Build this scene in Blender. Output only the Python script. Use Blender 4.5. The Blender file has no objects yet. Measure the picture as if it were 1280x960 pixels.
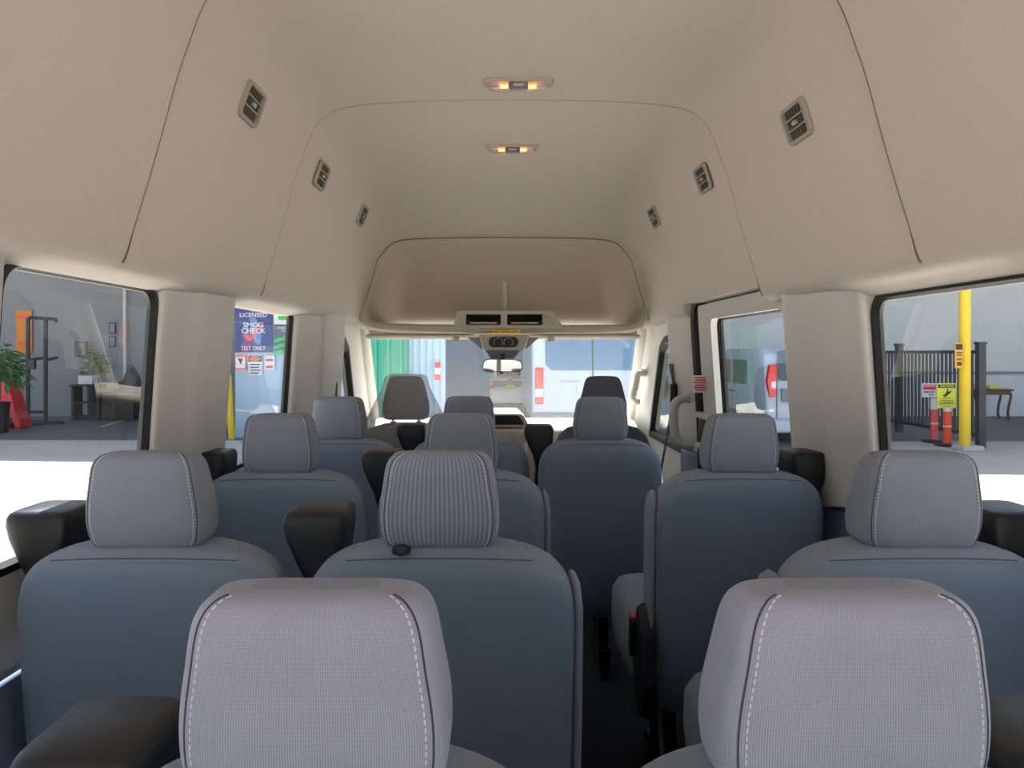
import bpy, bmesh, math, random
from mathutils import Vector, Matrix
from mathutils.geometry import tessellate_polygon
random.seed(7)
scn = bpy.context.scene
COL = scn.collection
E = 1.38            # eye height above the van floor
CX = 0.06           # van centre line
F = 950.0
GZ = E - 1.95       # street level
R = math.radians

def P(px, py, d):   # world point seen at photo pixel (px,py) at forward depth d
    return Vector(((px - 618) * d / F, d, E + (440 - py) * d / F))

# ------------------------------------------------------------------ materials
def lin(c):
    c /= 255.0
    return c / 12.92 if c <= 0.04045 else ((c + 0.055) / 1.055) ** 2.4
def rgb(r, g, b): return (lin(r), lin(g), lin(b), 1)
MATS = {}
def mat(name, col, rough=0.6, metal=0.0, noise=0.0, nscale=40.0, bump=0.0, bscale=300.0, spec=0.5, coat=0.0, sheen=0.0):
    m = bpy.data.materials.new(name); m.use_nodes = True
    nt = m.node_tree; b = nt.nodes['Principled BSDF']
    b.inputs['Base Color'].default_value = col
    b.inputs['Roughness'].default_value = rough
    b.inputs['Metallic'].default_value = metal
    b.inputs['Specular IOR Level'].default_value = spec
    if coat: b.inputs['Coat Weight'].default_value = coat
    if sheen: b.inputs['Sheen Weight'].default_value = sheen
    tc = nt.nodes.new('ShaderNodeTexCoord')
    if noise:
        n = nt.nodes.new('ShaderNodeTexNoise'); n.inputs['Scale'].default_value = nscale
        n.inputs['Detail'].default_value = 5
        mx = nt.nodes.new('ShaderNodeMix'); mx.data_type = 'RGBA'
        mx.inputs['A'].default_value = tuple(c * (1 - noise) for c in col[:3]) + (1,)
        mx.inputs['B'].default_value = tuple(min(1, c * (1 + noise)) for c in col[:3]) + (1,)
        nt.links.new(tc.outputs['Object'], n.inputs['Vector'])
        nt.links.new(n.outputs['Fac'], mx.inputs['Factor'])
        nt.links.new(mx.outputs['Result'], b.inputs['Base Color'])
    if bump:
        n2 = nt.nodes.new('ShaderNodeTexNoise'); n2.inputs['Scale'].default_value = bscale
        n2.inputs['Detail'].default_value = 3
        bp = nt.nodes.new('ShaderNodeBump'); bp.inputs['Strength'].default_value = bump
        bp.inputs['Distance'].default_value = 0.002
        nt.links.new(tc.outputs['Object'], n2.inputs['Vector'])
        nt.links.new(n2.outputs['Fac'], bp.inputs['Height'])
        nt.links.new(bp.outputs['Normal'], b.inputs['Normal'])
    MATS[name] = m
    return m

def weave(name, col, col2, vper, hper, vstr, hstr, bump=0.5):
    """woven cloth: fine vertical ribs crossed by a weaker weft"""
    m = mat(name, col, 0.9, sheen=0.15, spec=0.2)
    nt = m.node_tree; b = nt.nodes['Principled BSDF']
    tc = nt.nodes.new('ShaderNodeTexCoord')
    def wave(axis, per):
        axis = 'Y' if axis == 'Z' else axis
        w = nt.nodes.new('ShaderNodeTexWave'); w.wave_type = 'BANDS'; w.bands_direction = axis
        w.inputs['Scale'].default_value = 2 * math.pi / (20 * per)
        w.inputs['Distortion'].default_value = 0.35; w.inputs['Detail Scale'].default_value = 6
        nt.links.new(tc.outputs['UV'], w.inputs['Vector']); return w
    wx_, wz_ = wave('X', vper), wave('Z', hper)
    def mul(src, k):
        n = nt.nodes.new('ShaderNodeMath'); n.operation = 'MULTIPLY'; n.inputs[1].default_value = k
        nt.links.new(src, n.inputs[0]); return n
    a = nt.nodes.new('ShaderNodeMath'); a.operation = 'ADD'
    nt.links.new(mul(wx_.outputs['Fac'], vstr).outputs[0], a.inputs[0])
    nt.links.new(mul(wz_.outputs['Fac'], hstr).outputs[0], a.inputs[1])
    ns = nt.nodes.new('ShaderNodeTexNoise'); ns.inputs['Scale'].default_value = 22
    nt.links.new(tc.outputs['Object'], ns.inputs['Vector'])
    a2 = nt.nodes.new('ShaderNodeMath'); a2.operation = 'ADD'
    nt.links.new(a.outputs[0], a2.inputs[0]); nt.links.new(mul(ns.outputs['Fac'], 0.25).outputs[0], a2.inputs[1])
    mx = nt.nodes.new('ShaderNodeMix'); mx.data_type = 'RGBA'
    mx.inputs['A'].default_value = col2; mx.inputs['B'].default_value = col
    nt.links.new(a2.outputs[0], mx.inputs['Factor']); nt.links.new(mx.outputs['Result'], b.inputs['Base Color'])
    bp = nt.nodes.new('ShaderNodeBump'); bp.inputs['Strength'].default_value = bump; bp.inputs['Distance'].default_value = 0.001
    nt.links.new(a.outputs[0], bp.inputs['Height']); nt.links.new(bp.outputs['Normal'], b.inputs['Normal'])
    return m

def glass(name, tint, base=0.04, edge=0.5, haze=0.0):
    m = bpy.data.materials.new(name); m.use_nodes = True
    nt = m.node_tree; nt.nodes.clear()
    out = nt.nodes.new('ShaderNodeOutputMaterial')
    tr = nt.nodes.new('ShaderNodeBsdfTransparent'); tr.inputs['Color'].default_value = tint + (1,)
    gl = nt.nodes.new('ShaderNodeBsdfGlossy'); gl.inputs['Roughness'].default_value = 0.0
    lw = nt.nodes.new('ShaderNodeLayerWeight'); lw.inputs['Blend'].default_value = 0.5
    pw = nt.nodes.new('ShaderNodeMath'); pw.operation = 'POWER'; pw.inputs[1].default_value = 4
    ml = nt.nodes.new('ShaderNodeMath'); ml.operation = 'MULTIPLY_ADD'; ml.inputs[1].default_value = edge; ml.inputs[2].default_value = base
    nt.links.new(lw.outputs['Facing'], pw.inputs[0]); nt.links.new(pw.outputs[0], ml.inputs[0])
    mx = nt.nodes.new('ShaderNodeMixShader')
    nt.links.new(ml.outputs[0], mx.inputs['Fac']); nt.links.new(tr.outputs[0], mx.inputs[1]); nt.links.new(gl.outputs[0], mx.inputs[2])
    last = mx
    if haze:
        df = nt.nodes.new('ShaderNodeBsdfDiffuse'); df.inputs['Color'].default_value = (.8, .8, .8, 1)
        m2 = nt.nodes.new('ShaderNodeMixShader'); m2.inputs['Fac'].default_value = haze
        nt.links.new(mx.outputs[0], m2.inputs[1]); nt.links.new(df.outputs[0], m2.inputs[2]); last = m2
    nt.links.new(last.outputs[0], out.inputs['Surface'])
    MATS[name] = m
    return m
def emit(name, col, s):
    m = bpy.data.materials.new(name); m.use_nodes = True; nt = m.node_tree; nt.nodes.clear()
    o = nt.nodes.new('ShaderNodeOutputMaterial'); e = nt.nodes.new('ShaderNodeEmission')
    e.inputs[0].default_value = col; e.inputs[1].default_value = s
    nt.links.new(e.outputs[0], o.inputs[0]); MATS[name] = m; return m

M_head = mat('headliner_cloth', rgb(216, 206, 195), 0.95, noise=.05, nscale=220, bump=.35, bscale=500, spec=.15)
M_seamshade = mat('joint_shade_line', rgb(112, 101, 86), .9)
M_trim = mat('trim_plastic', rgb(214, 211, 206), 0.55, bump=.06, bscale=900)
M_trimb = mat('trim_blue', rgb(118, 134, 160), 0.6, bump=.06, bscale=900)
M_cons = mat('console_plastic', rgb(190, 182, 168), 0.55, bump=.05, bscale=900)
M_black = mat('black_plastic', rgb(30, 30, 32), 0.42, noise=.15, nscale=60, bump=.25, bscale=800)
M_rubber = mat('black_rubber', rgb(18, 18, 19), 0.55)
M_dark = mat('dark_recess', rgb(66, 60, 53), 0.8)
M_metal = mat('steel', rgb(150, 150, 152), 0.35, metal=1.0)
M_dmetal = mat('black_steel', rgb(32, 32, 35), 0.4, metal=.5)
M_floor = mat('floor_rubber', rgb(34, 38, 48), 0.7, noise=.2, nscale=50, bump=.2, bscale=400)
M_weave = weave('headrest_weave', rgb(158, 162, 173), rgb(108, 112, 122), .0021, .0018, .5, .35, .4)
M_weave_lit = weave('headrest_weave_skylit', rgb(184, 187, 208), rgb(128, 131, 150), .0021, .0017, .5, .35, .4)  # same cloth as other rows, with rear skylight brightened into the colour
M_ribs = weave('headrest_ribs', rgb(160, 165, 179), rgb(106, 110, 124), .0085, .0030, .62, .18)
M_vinyl = mat('seat_vinyl', rgb(119, 135, 150), 0.55, noise=.04, nscale=30, bump=.12, bscale=600)
M_cloth = mat('seat_cloth', rgb(136, 144, 156), 0.85, noise=.05, nscale=40, bump=.2, bscale=700, spec=.2, sheen=.1)
M_clothd = mat('front_seat_cloth', rgb(104, 105, 112), 0.85, noise=.05, nscale=40, bump=.2, bscale=700, spec=.2)
M_stitch = mat('stitch_thread', rgb(222, 221, 232), 0.7)
M_seam = mat('dark_grey_thread', rgb(74, 76, 84), 0.9)  # dark grey thread for sewn seams and belt webbing
M_red = mat('buckle_red', rgb(190, 30, 45), 0.4)
M_white = mat('white_paint', rgb(225, 228, 230), 0.35, coat=.4)
M_tire = mat('tire', rgb(28, 28, 28), 0.8)
M_yel = mat('yellow_paint', rgb(240, 200, 20), 0.5)
M_fence = mat('fence_steel', rgb(45, 50, 54), 0.5)
M_orange = mat('orange_plastic', rgb(250, 80, 30), 0.5)
M_pinkor = mat('faded_orange_plastic', rgb(240, 95, 85), 0.5)
M_wood = mat('brown_wood', rgb(100, 50, 40), 0.4, noise=.25, nscale=12)
M_mirror = mat('mirror_glass', (.9, .9, .9, 1), 0.02, metal=1.0)
M_vglass = mat('dark_vehicle_glass', rgb(26, 32, 38), 0.03, spec=1.0, coat=1.0)
M_redl = mat('red_lens', rgb(220, 25, 30), 0.2, coat=.5)
M_whl = mat('clear_lens', rgb(230, 225, 228), 0.2, coat=.5)
G_side = glass('side_glass', (.66, .70, .73), .05, .6, haze=.03)
G_wind = glass('windscreen_glass', (.80, .85, .86), .04, .5, haze=.05)
G_film = glass('plastic_film', (.92, .92, .94), .12, .7, haze=.26)
_nt = G_film.node_tree; _g = [n_ for n_ in _nt.nodes if 'Glossy' in n_.name][0]; _g.inputs['Roughness'].default_value = .18
_n = _nt.nodes.new('ShaderNodeTexNoise'); _n.inputs['Scale'].default_value = 9; _n.inputs['Distortion'].default_value = 2.5
_b = _nt.nodes.new('ShaderNodeBump'); _b.inputs['Strength'].default_value = 1; _b.inputs['Distance'].default_value = .03
_nt.links.new(_n.outputs['Fac'], _b.inputs['Height']); _nt.links.new(_b.outputs['Normal'], _g.inputs['Normal'])

# ------------------------------------------------------------------ mesh builder
class MB:
    def __init__(s): s.v = []; s.f = []; s.fm = []
    def add(s, verts, faces, mi=0, mtx=None):
        o = len(s.v)
        for p in verts:
            p = Vector(p); s.v.append(tuple(mtx @ p) if mtx else tuple(p))
        for f in faces: s.f.append(tuple(i + o for i in f)); s.fm.append(mi)
        return s
    def box(s, c, size, mi=0, mtx=None, taper=None):
        x, y, z = [k / 2 for k in size]; tx, ty = taper or (1, 1)
        v = [(-x, -y, -z), (x, -y, -z), (x, y, -z), (-x, y, -z), (-x * tx, -y * ty, z), (x * tx, -y * ty, z), (x * tx, y * ty, z), (-x * tx, y * ty, z)]
        v = [(a + c[0], b + c[1], d + c[2]) for a, b, d in v]
        return s.add(v, [(0, 3, 2, 1), (4, 5, 6, 7), (0, 1, 5, 4), (1, 2, 6, 5), (2, 3, 7, 6), (3, 0, 4, 7)], mi, mtx)
    def loft(s, rings, cap=True, mi=0, mtx=None, closed=True):
        n = len(rings[0]); v = [p for r in rings for p in r]; f = []
        m = n if closed else n - 1
        for i in range(len(rings) - 1):
            for j in range(m):
                k = (j + 1) % n
                f.append((i * n + j, i * n + k, (i + 1) * n + k, (i + 1) * n + j))
        if cap and closed:
            f.append(tuple(range(n - 1, -1, -1))); f.append(tuple((len(rings) - 1) * n + j for j in range(n)))
        return s.add(v, f, mi, mtx)
    def tube(s, pts, r, seg=8, mi=0, mtx=None, closed=False):
        pts = [Vector(p) for p in pts]; rings = []; n = len(pts)
        up = None
        for i, p in enumerate(pts):
            if closed: t = pts[(i + 1) % n] - pts[i - 1]
            else: t = pts[min(i + 1, n - 1)] - pts[max(i - 1, 0)]
            t = t.normalized() if t.length > 1e-9 else Vector((0, 0, 1))
            if up is None: up = Vector((0, 0, 1)) if abs(t.z) < .9 else Vector((1, 0, 0))
            a = t.cross(up)
            a = a.normalized() if a.length > 1e-6 else t.orthogonal().normalized()
            b = a.cross(t).normalized(); up = b
            rr = r[i] if isinstance(r, (list, tuple)) else r
            rings.append([p + a * rr * math.cos(2 * math.pi * k / seg) + b * rr * math.sin(2 * math.pi * k / seg) for k in range(seg)])
        if closed: rings.append(rings[0]); return s.loft(rings, False, mi, mtx)
        return s.loft(rings, True, mi, mtx)
    def cyl(s, c0, c1, r, seg=16, mi=0, mtx=None): return s.tube([c0, c1], r, seg, mi, mtx)
    def poly(s, loops, mp, mi=0, flip=False):
        """loops: 2D outlines (outer, holes); mp maps (u,v) to a point"""
        L = [[Vector((p[0], p[1], 0)) for p in lp] for lp in loops]
        flat = [p for lp in loops for p in lp]
        tri = tessellate_polygon(L)
        return s.add([mp(*p) for p in flat], [tuple(reversed(t)) if flip else t for t in tri], mi)
    def build(s, name, mats, parent=None, smooth=True, bevel=0, solid=0, angle=35, segs=2, subs=0, off=1):
        me = bpy.data.meshes.new(name); me.from_pydata(s.v, [], s.f)
        for m in (mats if isinstance(mats, (list, tuple)) else [mats]): me.materials.append(m)
        for p, mi in zip(me.polygons, s.fm): p.material_index = mi
        bm = bmesh.new(); bm.from_mesh(me); bmesh.ops.recalc_face_normals(bm, faces=bm.faces) if not solid else None
        bm.to_mesh(me); bm.free()
        o = bpy.data.objects.new(name, me); COL.objects.link(o)
        if parent is not None: o.parent = parent
        if solid:
            md = o.modifiers.new('thickness', 'SOLIDIFY'); md.thickness = solid; md.offset = off
        if bevel:
            md = o.modifiers.new('round', 'BEVEL'); md.width = bevel; md.segments = segs; md.limit_method = 'ANGLE'; md.angle_limit = R(30)
        if subs:
            md = o.modifiers.new('sub', 'SUBSURF'); md.levels = subs; md.render_levels = subs
        if smooth:
            me.polygons.foreach_set('use_smooth', [True] * len(me.polygons))
            me.set_sharp_from_angle(angle=R(angle))
        return o

def tag(o, label=None, cat=None, group=None, kind=None):
    if label: o['label'] = label
    if cat: o['category'] = cat
    if group: o['group'] = group
    if kind: o['kind'] = kind
    return o
def thing(name, label, cat, loc=(0, 0, 0), rz=0, group=None):
    o = bpy.data.objects.new(name, None); COL.objects.link(o); o.empty_display_size = .1
    o.location = loc; o.rotation_euler = (0, 0, rz)
    return tag(o, label, cat, group)
def struct(o, label=None): o['kind'] = 'structure'; return tag(o, label)
def copy_tree(o, parent=None):
    c = o.copy(); COL.objects.link(c)
    if parent is not None: c.parent = parent
    for ch in list(o.children): copy_tree(ch, c)
    return c

def ring(cx, cy, z, a, b, n=4, seg=40):
    out = []
    for k in range(seg):
        t = 2 * math.pi * (k + .5) / seg; c, s_ = math.cos(t), math.sin(t)
        out.append((cx + a * math.copysign(abs(c) ** (2 / n), c), cy + b * math.copysign(abs(s_) ** (2 / n), s_), z))
    return out
def interp(tab, x):
    if x <= tab[0][0]: return tab[0][1:]
    for p, q in zip(tab, tab[1:]):
        if x <= q[0]:
            t = (x - p[0]) / (q[0] - p[0]); return tuple(a + (b - a) * t for a, b in zip(p[1:], q[1:]))
    return tab[-1][1:]
def catmull(pts, n=6):
    out = []; q = [pts[0]] + list(pts) + [pts[-1]]
    for i in range(1, len(q) - 2):
        p0, p1, p2, p3 = [Vector(k) for k in q[i - 1:i + 3]]
        for j in range(n):
            t = j / n
            out.append(.5 * ((2 * p1) + (p2 - p0) * t + (2 * p0 - 5 * p1 + 4 * p2 - p3) * t * t + (3 * p1 - p0 - 3 * p2 + p3) * t ** 3))
    out.append(Vector(pts[-1])); return out
def rrect(u0, v0, u1, v1, r, n=6):
    o = []
    for cu, cv, a0 in ((u1 - r, v1 - r, 0), (u0 + r, v1 - r, 90), (u0 + r, v0 + r, 180), (u1 - r, v0 + r, 270)):
        for k in range(n + 1):
            a = R(a0 + 90 * k / n); o.append((cu + r * math.cos(a), cv + r * math.sin(a)))
    return o
def round_poly(pts, r, n=5):
    out = []; m = len(pts)
    for i in range(m):
        p0, p, p1 = Vector(pts[i - 1]), Vector(pts[i]), Vector(pts[(i + 1) % m])
        a = p + (p0 - p).normalized() * r; b = p + (p1 - p).normalized() * r
        for k in range(n + 1):
            t = k / n; out.append(tuple((1 - t) ** 2 * a + 2 * t * (1 - t) * p + t * t * b))
    return out
def text_mb(txt, size, font_bold=False):
    """flat lettering as mesh data, centred on the origin in the XY plane"""
    cu = bpy.data.curves.new('lettering', 'FONT'); cu.body = txt; cu.size = size
    cu.align_x = 'CENTER'; cu.align_y = 'CENTER'; cu.extrude = .002; cu.resolution_u = 3
    if font_bold: cu.offset = size * .008
    o = bpy.data.objects.new('lettering', cu); COL.objects.link(o)
    dg = bpy.context.evaluated_depsgraph_get(); me = bpy.data.meshes.new_from_object(o.evaluated_get(dg))
    vs = [tuple(v.co) for v in me.vertices]; fs = [tuple(p.vertices) for p in me.polygons]
    bpy.data.objects.remove(o); bpy.data.curves.remove(cu); bpy.data.meshes.remove(me)
    return vs, fs
FACE = Matrix(((1, 0, 0, 0), (0, 0, -1, 0), (0, 1, 0, 0), (0, 0, 0, 1)))      # XY plane -> facing -Y

# ================================================================== VAN SHELL
HP = [(0, .878), (.22, .876), (.44, .868), (.56, .855), (.625, .836), (.672, .80), (.702, .75), (.728, .68), (.758, .59), (.79, .47), (.822, .36), (.85, .27), (.868, .215), (.882, .193), (.905, .178), (.955, .166), (.985, .164)]
HPd = catmull([(x, z, 0) for x, z in HP], 4)
HP = [(p.x, p.y) for p in HPd]
TOPT = [(3.2, 1.0), (3.5, .97), (3.9, .83), (4.3, .60), (4.6, .43)]
CAPT = [(4.62, .685), (4.75, .65), (4.9, .57), (5.02, .46), (5.12, .34), (5.2, .24), (5.26, .185), (5.3, .165)]
def prof(d, side):
    out = []
    for x, z in HP:
        if d <= 4.61:
            k = interp([(a, b) for a, b in TOPT], d)[0] if d > 3.2 else 1.0
            if z > .55: z = .55 + (z - .55) * k
        else:
            t = interp(CAPT, d)[0]; z = .155 + (z - .155) * max(.02, (t - .155) / (.878 - .155))
            x = x * (1 - .03 * (d - 4.62) / .68)
        if side > 0 and 2.68 < d < 3.74 and z < .245:
            z = max(z, .232)
        elif x > .93 and d < 4.5: z -= (.028 if side > 0 else .006) * min(1, (x - .93) / .055)
        out.append((CX + side * x, d, E + z))
    return out
def full_prof(d, grow=0.0):
    l = prof(d, -1)[::-1]; r = prof(d, 1)[1:]
    pts = l + r
    if grow:
        c = Vector((CX, d, E + .2)); q = []
        for p in pts:
            v = Vector(p) - c; v.y = 0
            q.append(tuple(Vector(p) + v.normalized() * grow * max(0, min(1, (p[2] - E - .185) / .08))))
        pts = q
    return pts
ds = []
def seam(s): return [(s - .02, 0), (s - .008, .0004), (s - .003, .002), (s, .006), (s + .0006, .020), (s + .03, .019), (s + .10, .012), (s + .22, .003)]
rows = [(-1.0, 0), (-.5, 0), (0, 0), (.5, 0), (1.0, 0), (1.4, 0)] + seam(1.67) + [(2.0, 0), (2.3, 0)] + seam(2.655) + [(3.0, 0), (3.3, 0), (3.5, 0), (3.7, 0), (3.73, 0), (3.76, 0), (3.9, 0), (4.1, 0), (4.3, 0), (4.5, 0), (4.585, 0), (4.60, .006), (4.608, .012), (4.63, .002), (4.68, 0), (4.75, 0), (4.82, 0), (4.9, 0), (4.96, 0), (5.02, 0), (5.07, 0), (5.12, 0), (5.16, 0), (5.2, 0), (5.23, 0), (5.26, 0), (5.3, 0)]
b = MB(); b.loft([full_prof(d, g) for d, g in rows], closed=False)
struct(b.build('ceiling', M_head, angle=50), 'beige cloth headliner of the high roof with seams between its sections')

for k, sd in enumerate((1.67, 2.655, 4.607)):  # thin dark tubes stand in for the shade along headliner joints
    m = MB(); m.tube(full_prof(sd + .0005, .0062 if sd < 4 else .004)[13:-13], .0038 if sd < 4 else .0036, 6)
    struct(m.build(f'trim_{14 + k}', M_seamshade), 'dark tube drawing the shade line between headliner sections')
# outer roof and shell that keep daylight out
def wx(zr): return interp([(-1.5, 1.0), (-.42, 1.0), (.14, .962), (.25, .955)], zr)[0]
WIN = {}
def fd_hole(): return round_poly([(4.27, -.55), (5.13, -.55), (4.66, .02), (4.52, .075), (4.27, .075)], .03)
def wall(side, holes):
    outer = [(-1.0, -1.38), (5.95, -1.38), (5.95, -.62), (5.2, .14), (5.2, .25), (-1.0, .25)]
    m = MB(); m.poly([outer] + holes, lambda d, z: (CX + side * wx(z), d, E + z))
    return m.build('wall_left' if side < 0 else 'wall_right', M_trim, smooth=False, solid=.022, off=(-1 if side < 0 else 1))
rear_hole = rrect(.25, -.42, 1.28, .155, .06)
holesL = [rear_hole, rrect(1.388, -.42, 2.035, .172, .06), rrect(2.55, -.42, 3.395, .176, .05), fd_hole()]
holesR = [rear_hole, rrect(1.40, -.42, 2.06, .152, .06), rrect(2.50, -.42, 3.485, .160, .04), fd_hole()]
struct(wall(-1, holesL)); struct(wall(1, holesR))
m = MB(); m.poly([[(-1.0, -1.38), (1.0, -1.38), (1.0, .25), (.88, .30), (.80, .44), (.73, .71), (.62, .84), (0, .88), (-.62, .84), (-.73, .71), (-.80, .44), (-.88, .30), (-1.0, .25)],
    rrect(-.88, -.75, -.03, .17, .08), rrect(.03, -.75, .88, .17, .08)], lambda x, z: (CX + x, -1.0, E + z))
struct(m.build('wall_back_blocker', M_trim, smooth=False, solid=.03, off=0))  # unseen rear wall with openings, added to cut light on the near headliner
n = 0
for side, hs in ((-1, holesL), (1, holesR)):
    for h in hs:
        n += 1
        m = MB(); m.poly([h], lambda d, z: (CX + side * (wx(z) + .010), d, E + z))
        w = struct(m.build(f'window_{n}', G_side, smooth=False))
        q = MB(); q.tube([(CX + side * (wx(z) + .011), d, E + z) for d, z in h], .0155 if h is not hs[3] else .034, 6, closed=True)
        q.build('window_seal', M_rubber, w)
        if h is hs[3]:
            q = MB(); q.tube([(CX + side * (wx(z) + .03), d + .03, E + z - .03) for d, z in h], .012, 6, closed=True)
            q.build('window_channel', M_metal, w)
# the rear opening's outer frame is behind the camera; floor slab
b = MB(); b.box((CX, 2.45, -.04), (2.1, 7.0, .08)); struct(b.build('floor', M_floor, smooth=False))
b = MB(); b.box((CX, 5.93, .36), (2.0, .04, .72)); struct(b.build('wall_front', M_black, smooth=False))
# lower blue-grey panels
for k, side in enumerate((-1, 1)):
    m = MB(); t0, t1 = (-.58, -.66) if side < 0 else (-.40, -.53)
    m.add([(CX + side * x, y, z) for x in (.968, .998) for y, z in ((-.3, 0), (4.2, 0), (4.2, E + t1), (-.3, E + t0))], [(0, 1, 2, 3), (4, 7, 6, 5), (0, 4, 5, 1), (1, 5, 6, 2), (2, 6, 7, 3), (3, 7, 4, 0)]); struct(m.build(f'trim_{k+1}', M_trimb, bevel=.006))
# window ledge
# pillars
def pillar(idx, side, pts, z0=-.46, z1=.21, m_=None):
    pts = [tuple(p)[:2] for p in catmull([(a, b_, 0) for a, b_ in pts], 4)]
    rings = []
    for z in (z0, -.30, -.15, 0, .12, z1):
        rings.append([(CX + side * min(wx(z) + .004, xo + wx(z) - .975), d, E + (z if z != z0 or idx != 4 else -.2035 * d)) for d, xo in pts] + [(CX + side * (wx(z) + .004), pts[q_][0], E + (z if z != z0 or idx != 4 else -.2035 * pts[q_][0])) for q_ in (-1, 0)])
    m = MB(); m.loft(rings); return struct(m.build(f'trim_{idx}', m_ or M_trim, angle=40))
pillar(3, -1, [(2.037, .985), (2.045, .962), (2.10, .955), (2.18, .948), (2.24, .934), (2.33, .930), (2.45, .922), (2.49, .924), (2.52, .945), (2.535, .99)])
pm = [(2.037, .985), (2.045, .955), (2.10, .945), (2.2, .925), (2.33, .918), (2.45, .905), (2.49, .906), (2.52, .93), (2.535, .99)]
pillar(4, 1, [(d + .03, x) for d, x in pm[:-3]] + [(2.5, .90), (2.53, .93), (2.545, .99)])
pillar(5, -1, [(3.40, .985), (3.41, .955), (3.5, .94), (3.75, .925), (3.8, .905), (4.1, .895), (4.2, .90), (4.23, .985)])
pillar(6, 1, [(3.79, .99), (3.80, .94), (3.86, .925), (4.10, .905), (4.17, .905), (4.20, .985)])
# between left windows behind the camera side
pillar(7, -1, [(1.26, .985), (1.27, .962), (1.33, .94), (1.375, .962), (1.388, .985)])
pillar(8, 1, [(1.26, .985), (1.27, .955), (1.34, .93), (1.39, .955), (1.40, .985)])
# sliding door inner frame around its window
outer = round_poly([(2.56, -.50), (3.675, -.50), (3.675, .225), (2.56, .225)], .03); inner = rrect(2.60, -.43, 3.475, .152, .04)
m = MB(); m.poly([outer, inner], lambda d, z: (CX + (wx(z) - .006), d, E + z))
dr = struct(m.build('door_1', M_trim, smooth=False, solid=.03, bevel=.01, off=-1))
m = MB(); m.box((CX + .95, 3.57, E - .36), (.03, .16, .006)); m.build('panel_seam', M_dark, dr)
# black rubber door seal
m = MB(); m.tube(catmull([(CX + .94, 3.60, E + .262), (CX + .935, 3.70, E + .236), (CX + .94, 3.745, E + .14), (CX + .955, 3.745, E - .1), (CX + .975, 3.745, E - .5), (CX + .98, 3.745, E - 1.2)], 5), .034, 8)
struct(m.build('trim_9', M_rubber))
# door track box below the label
m = MB(); m.box((CX + .955, 3.64, E - .38), (.03, .15, .12)); tr = struct(m.build('trim_10', M_dark, bevel=.004))
for dz in (.075, -.075):
    m = MB(); m.box((CX + .945, 3.64, E - .38 + dz), (.05, .17, .028)); m.build('track_bracket', M_trim, tr, bevel=.008)
for k in range(4):
    m = MB(); m.box((CX + .938, 3.59 + k * .033, E - .38), (.008, .012, .115)); m.build('track_rib', M_black, tr)

# windscreen
m = MB()
ws = [(-.93, 5.21, .13), (.93, 5.21, .13), (.955, 5.93, -.60), (-.955, 5.93, -.60)]
m.add([(CX + x, y, E + z) for x, y, z in ws], [(0, 1, 2, 3)])
struct(m.build('window_9', G_wind, smooth=False))
# windscreen pillars
for k, side in enumerate((-1, 1)):
    pts = [(CX + side * .955, 5.13, E + .19), (CX + side * .955, 5.2, E + .10), (CX + side * .965, 5.38, E - .08), (CX + side * .975, 5.62, E - .33), (CX + side * .985, 5.9, E - .62)]
    m = MB(); m.tube(catmull(pts, 5), .045, 12); struct(m.build(f'trim_{11+k}', M_trim))
# header above the windscreen
m = MB(); m.tube([(CX - .95, 5.21, E + .125), (CX + .95, 5.21, E + .125)], .035, 10); struct(m.build('trim_13', M_trim))
# dashboard
dash = thing('dashboard', 'light dashboard under the windscreen with a black centre display', 'dashboard', (CX, 5.3, 0))
def prism(profile, x0, x1, mi=0):
    m = MB(); m.loft([[(x, y, z) for y, z in profile] for x in (x0, x1)], mi=mi); return m
m = prism([(-.1, .35), (-.18, .72), (-.12, .86), (.05, .905), (.3, .895), (.58, .80), (.58, .4)], -.93, .93)
m.build('body', M_cons, dash, bevel=.03, segs=3)
m = MB(); m.loft([[( x * s_ - .015, y, z + .0) for x, z in round_poly([(-.19, .885), (.19, .885), (.14, .975), (-.14, .975)], .03)] for y, s_ in ((-.30, 1), (-.1, 1.0), (.2, .9))])
m.build('display_hood', M_cons, dash, bevel=.006)
m = MB(); m.loft([[(x - .015, y, z) for x, z in round_poly([(-.155, .902), (.155, .902), (.115, .962), (-.115, .962)], .02)] for y in (-.304, -.29)])
m.build('display', M_black, dash)
m = MB(); m.box((-.015, -.26, .74), (.34, .12, .27)); st = m.build('centre_stack', M_cons, dash, bevel=.02)
for sx in (-1, 1):
    m = MB(); m.box((sx * .11 - .015, -.322, .82), (.10, .01, .06))
    for k in range(3): m.box((sx * .11 - .015, -.328, .80 + k * .02), (.09, .006, .006))
    m.build('air_outlet', M_cons, st)
m = MB(); m.box((-.015, -.323, .815), (.07, .01, .07)); m.build('control_panel', M_cons, st, bevel=.01)
for sx in (-.7, .7):
    m = MB(); m.box((sx, -.165, .80), (.16, .03, .08)); m.build('air_outlet', M_black, dash, bevel=.01)

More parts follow.
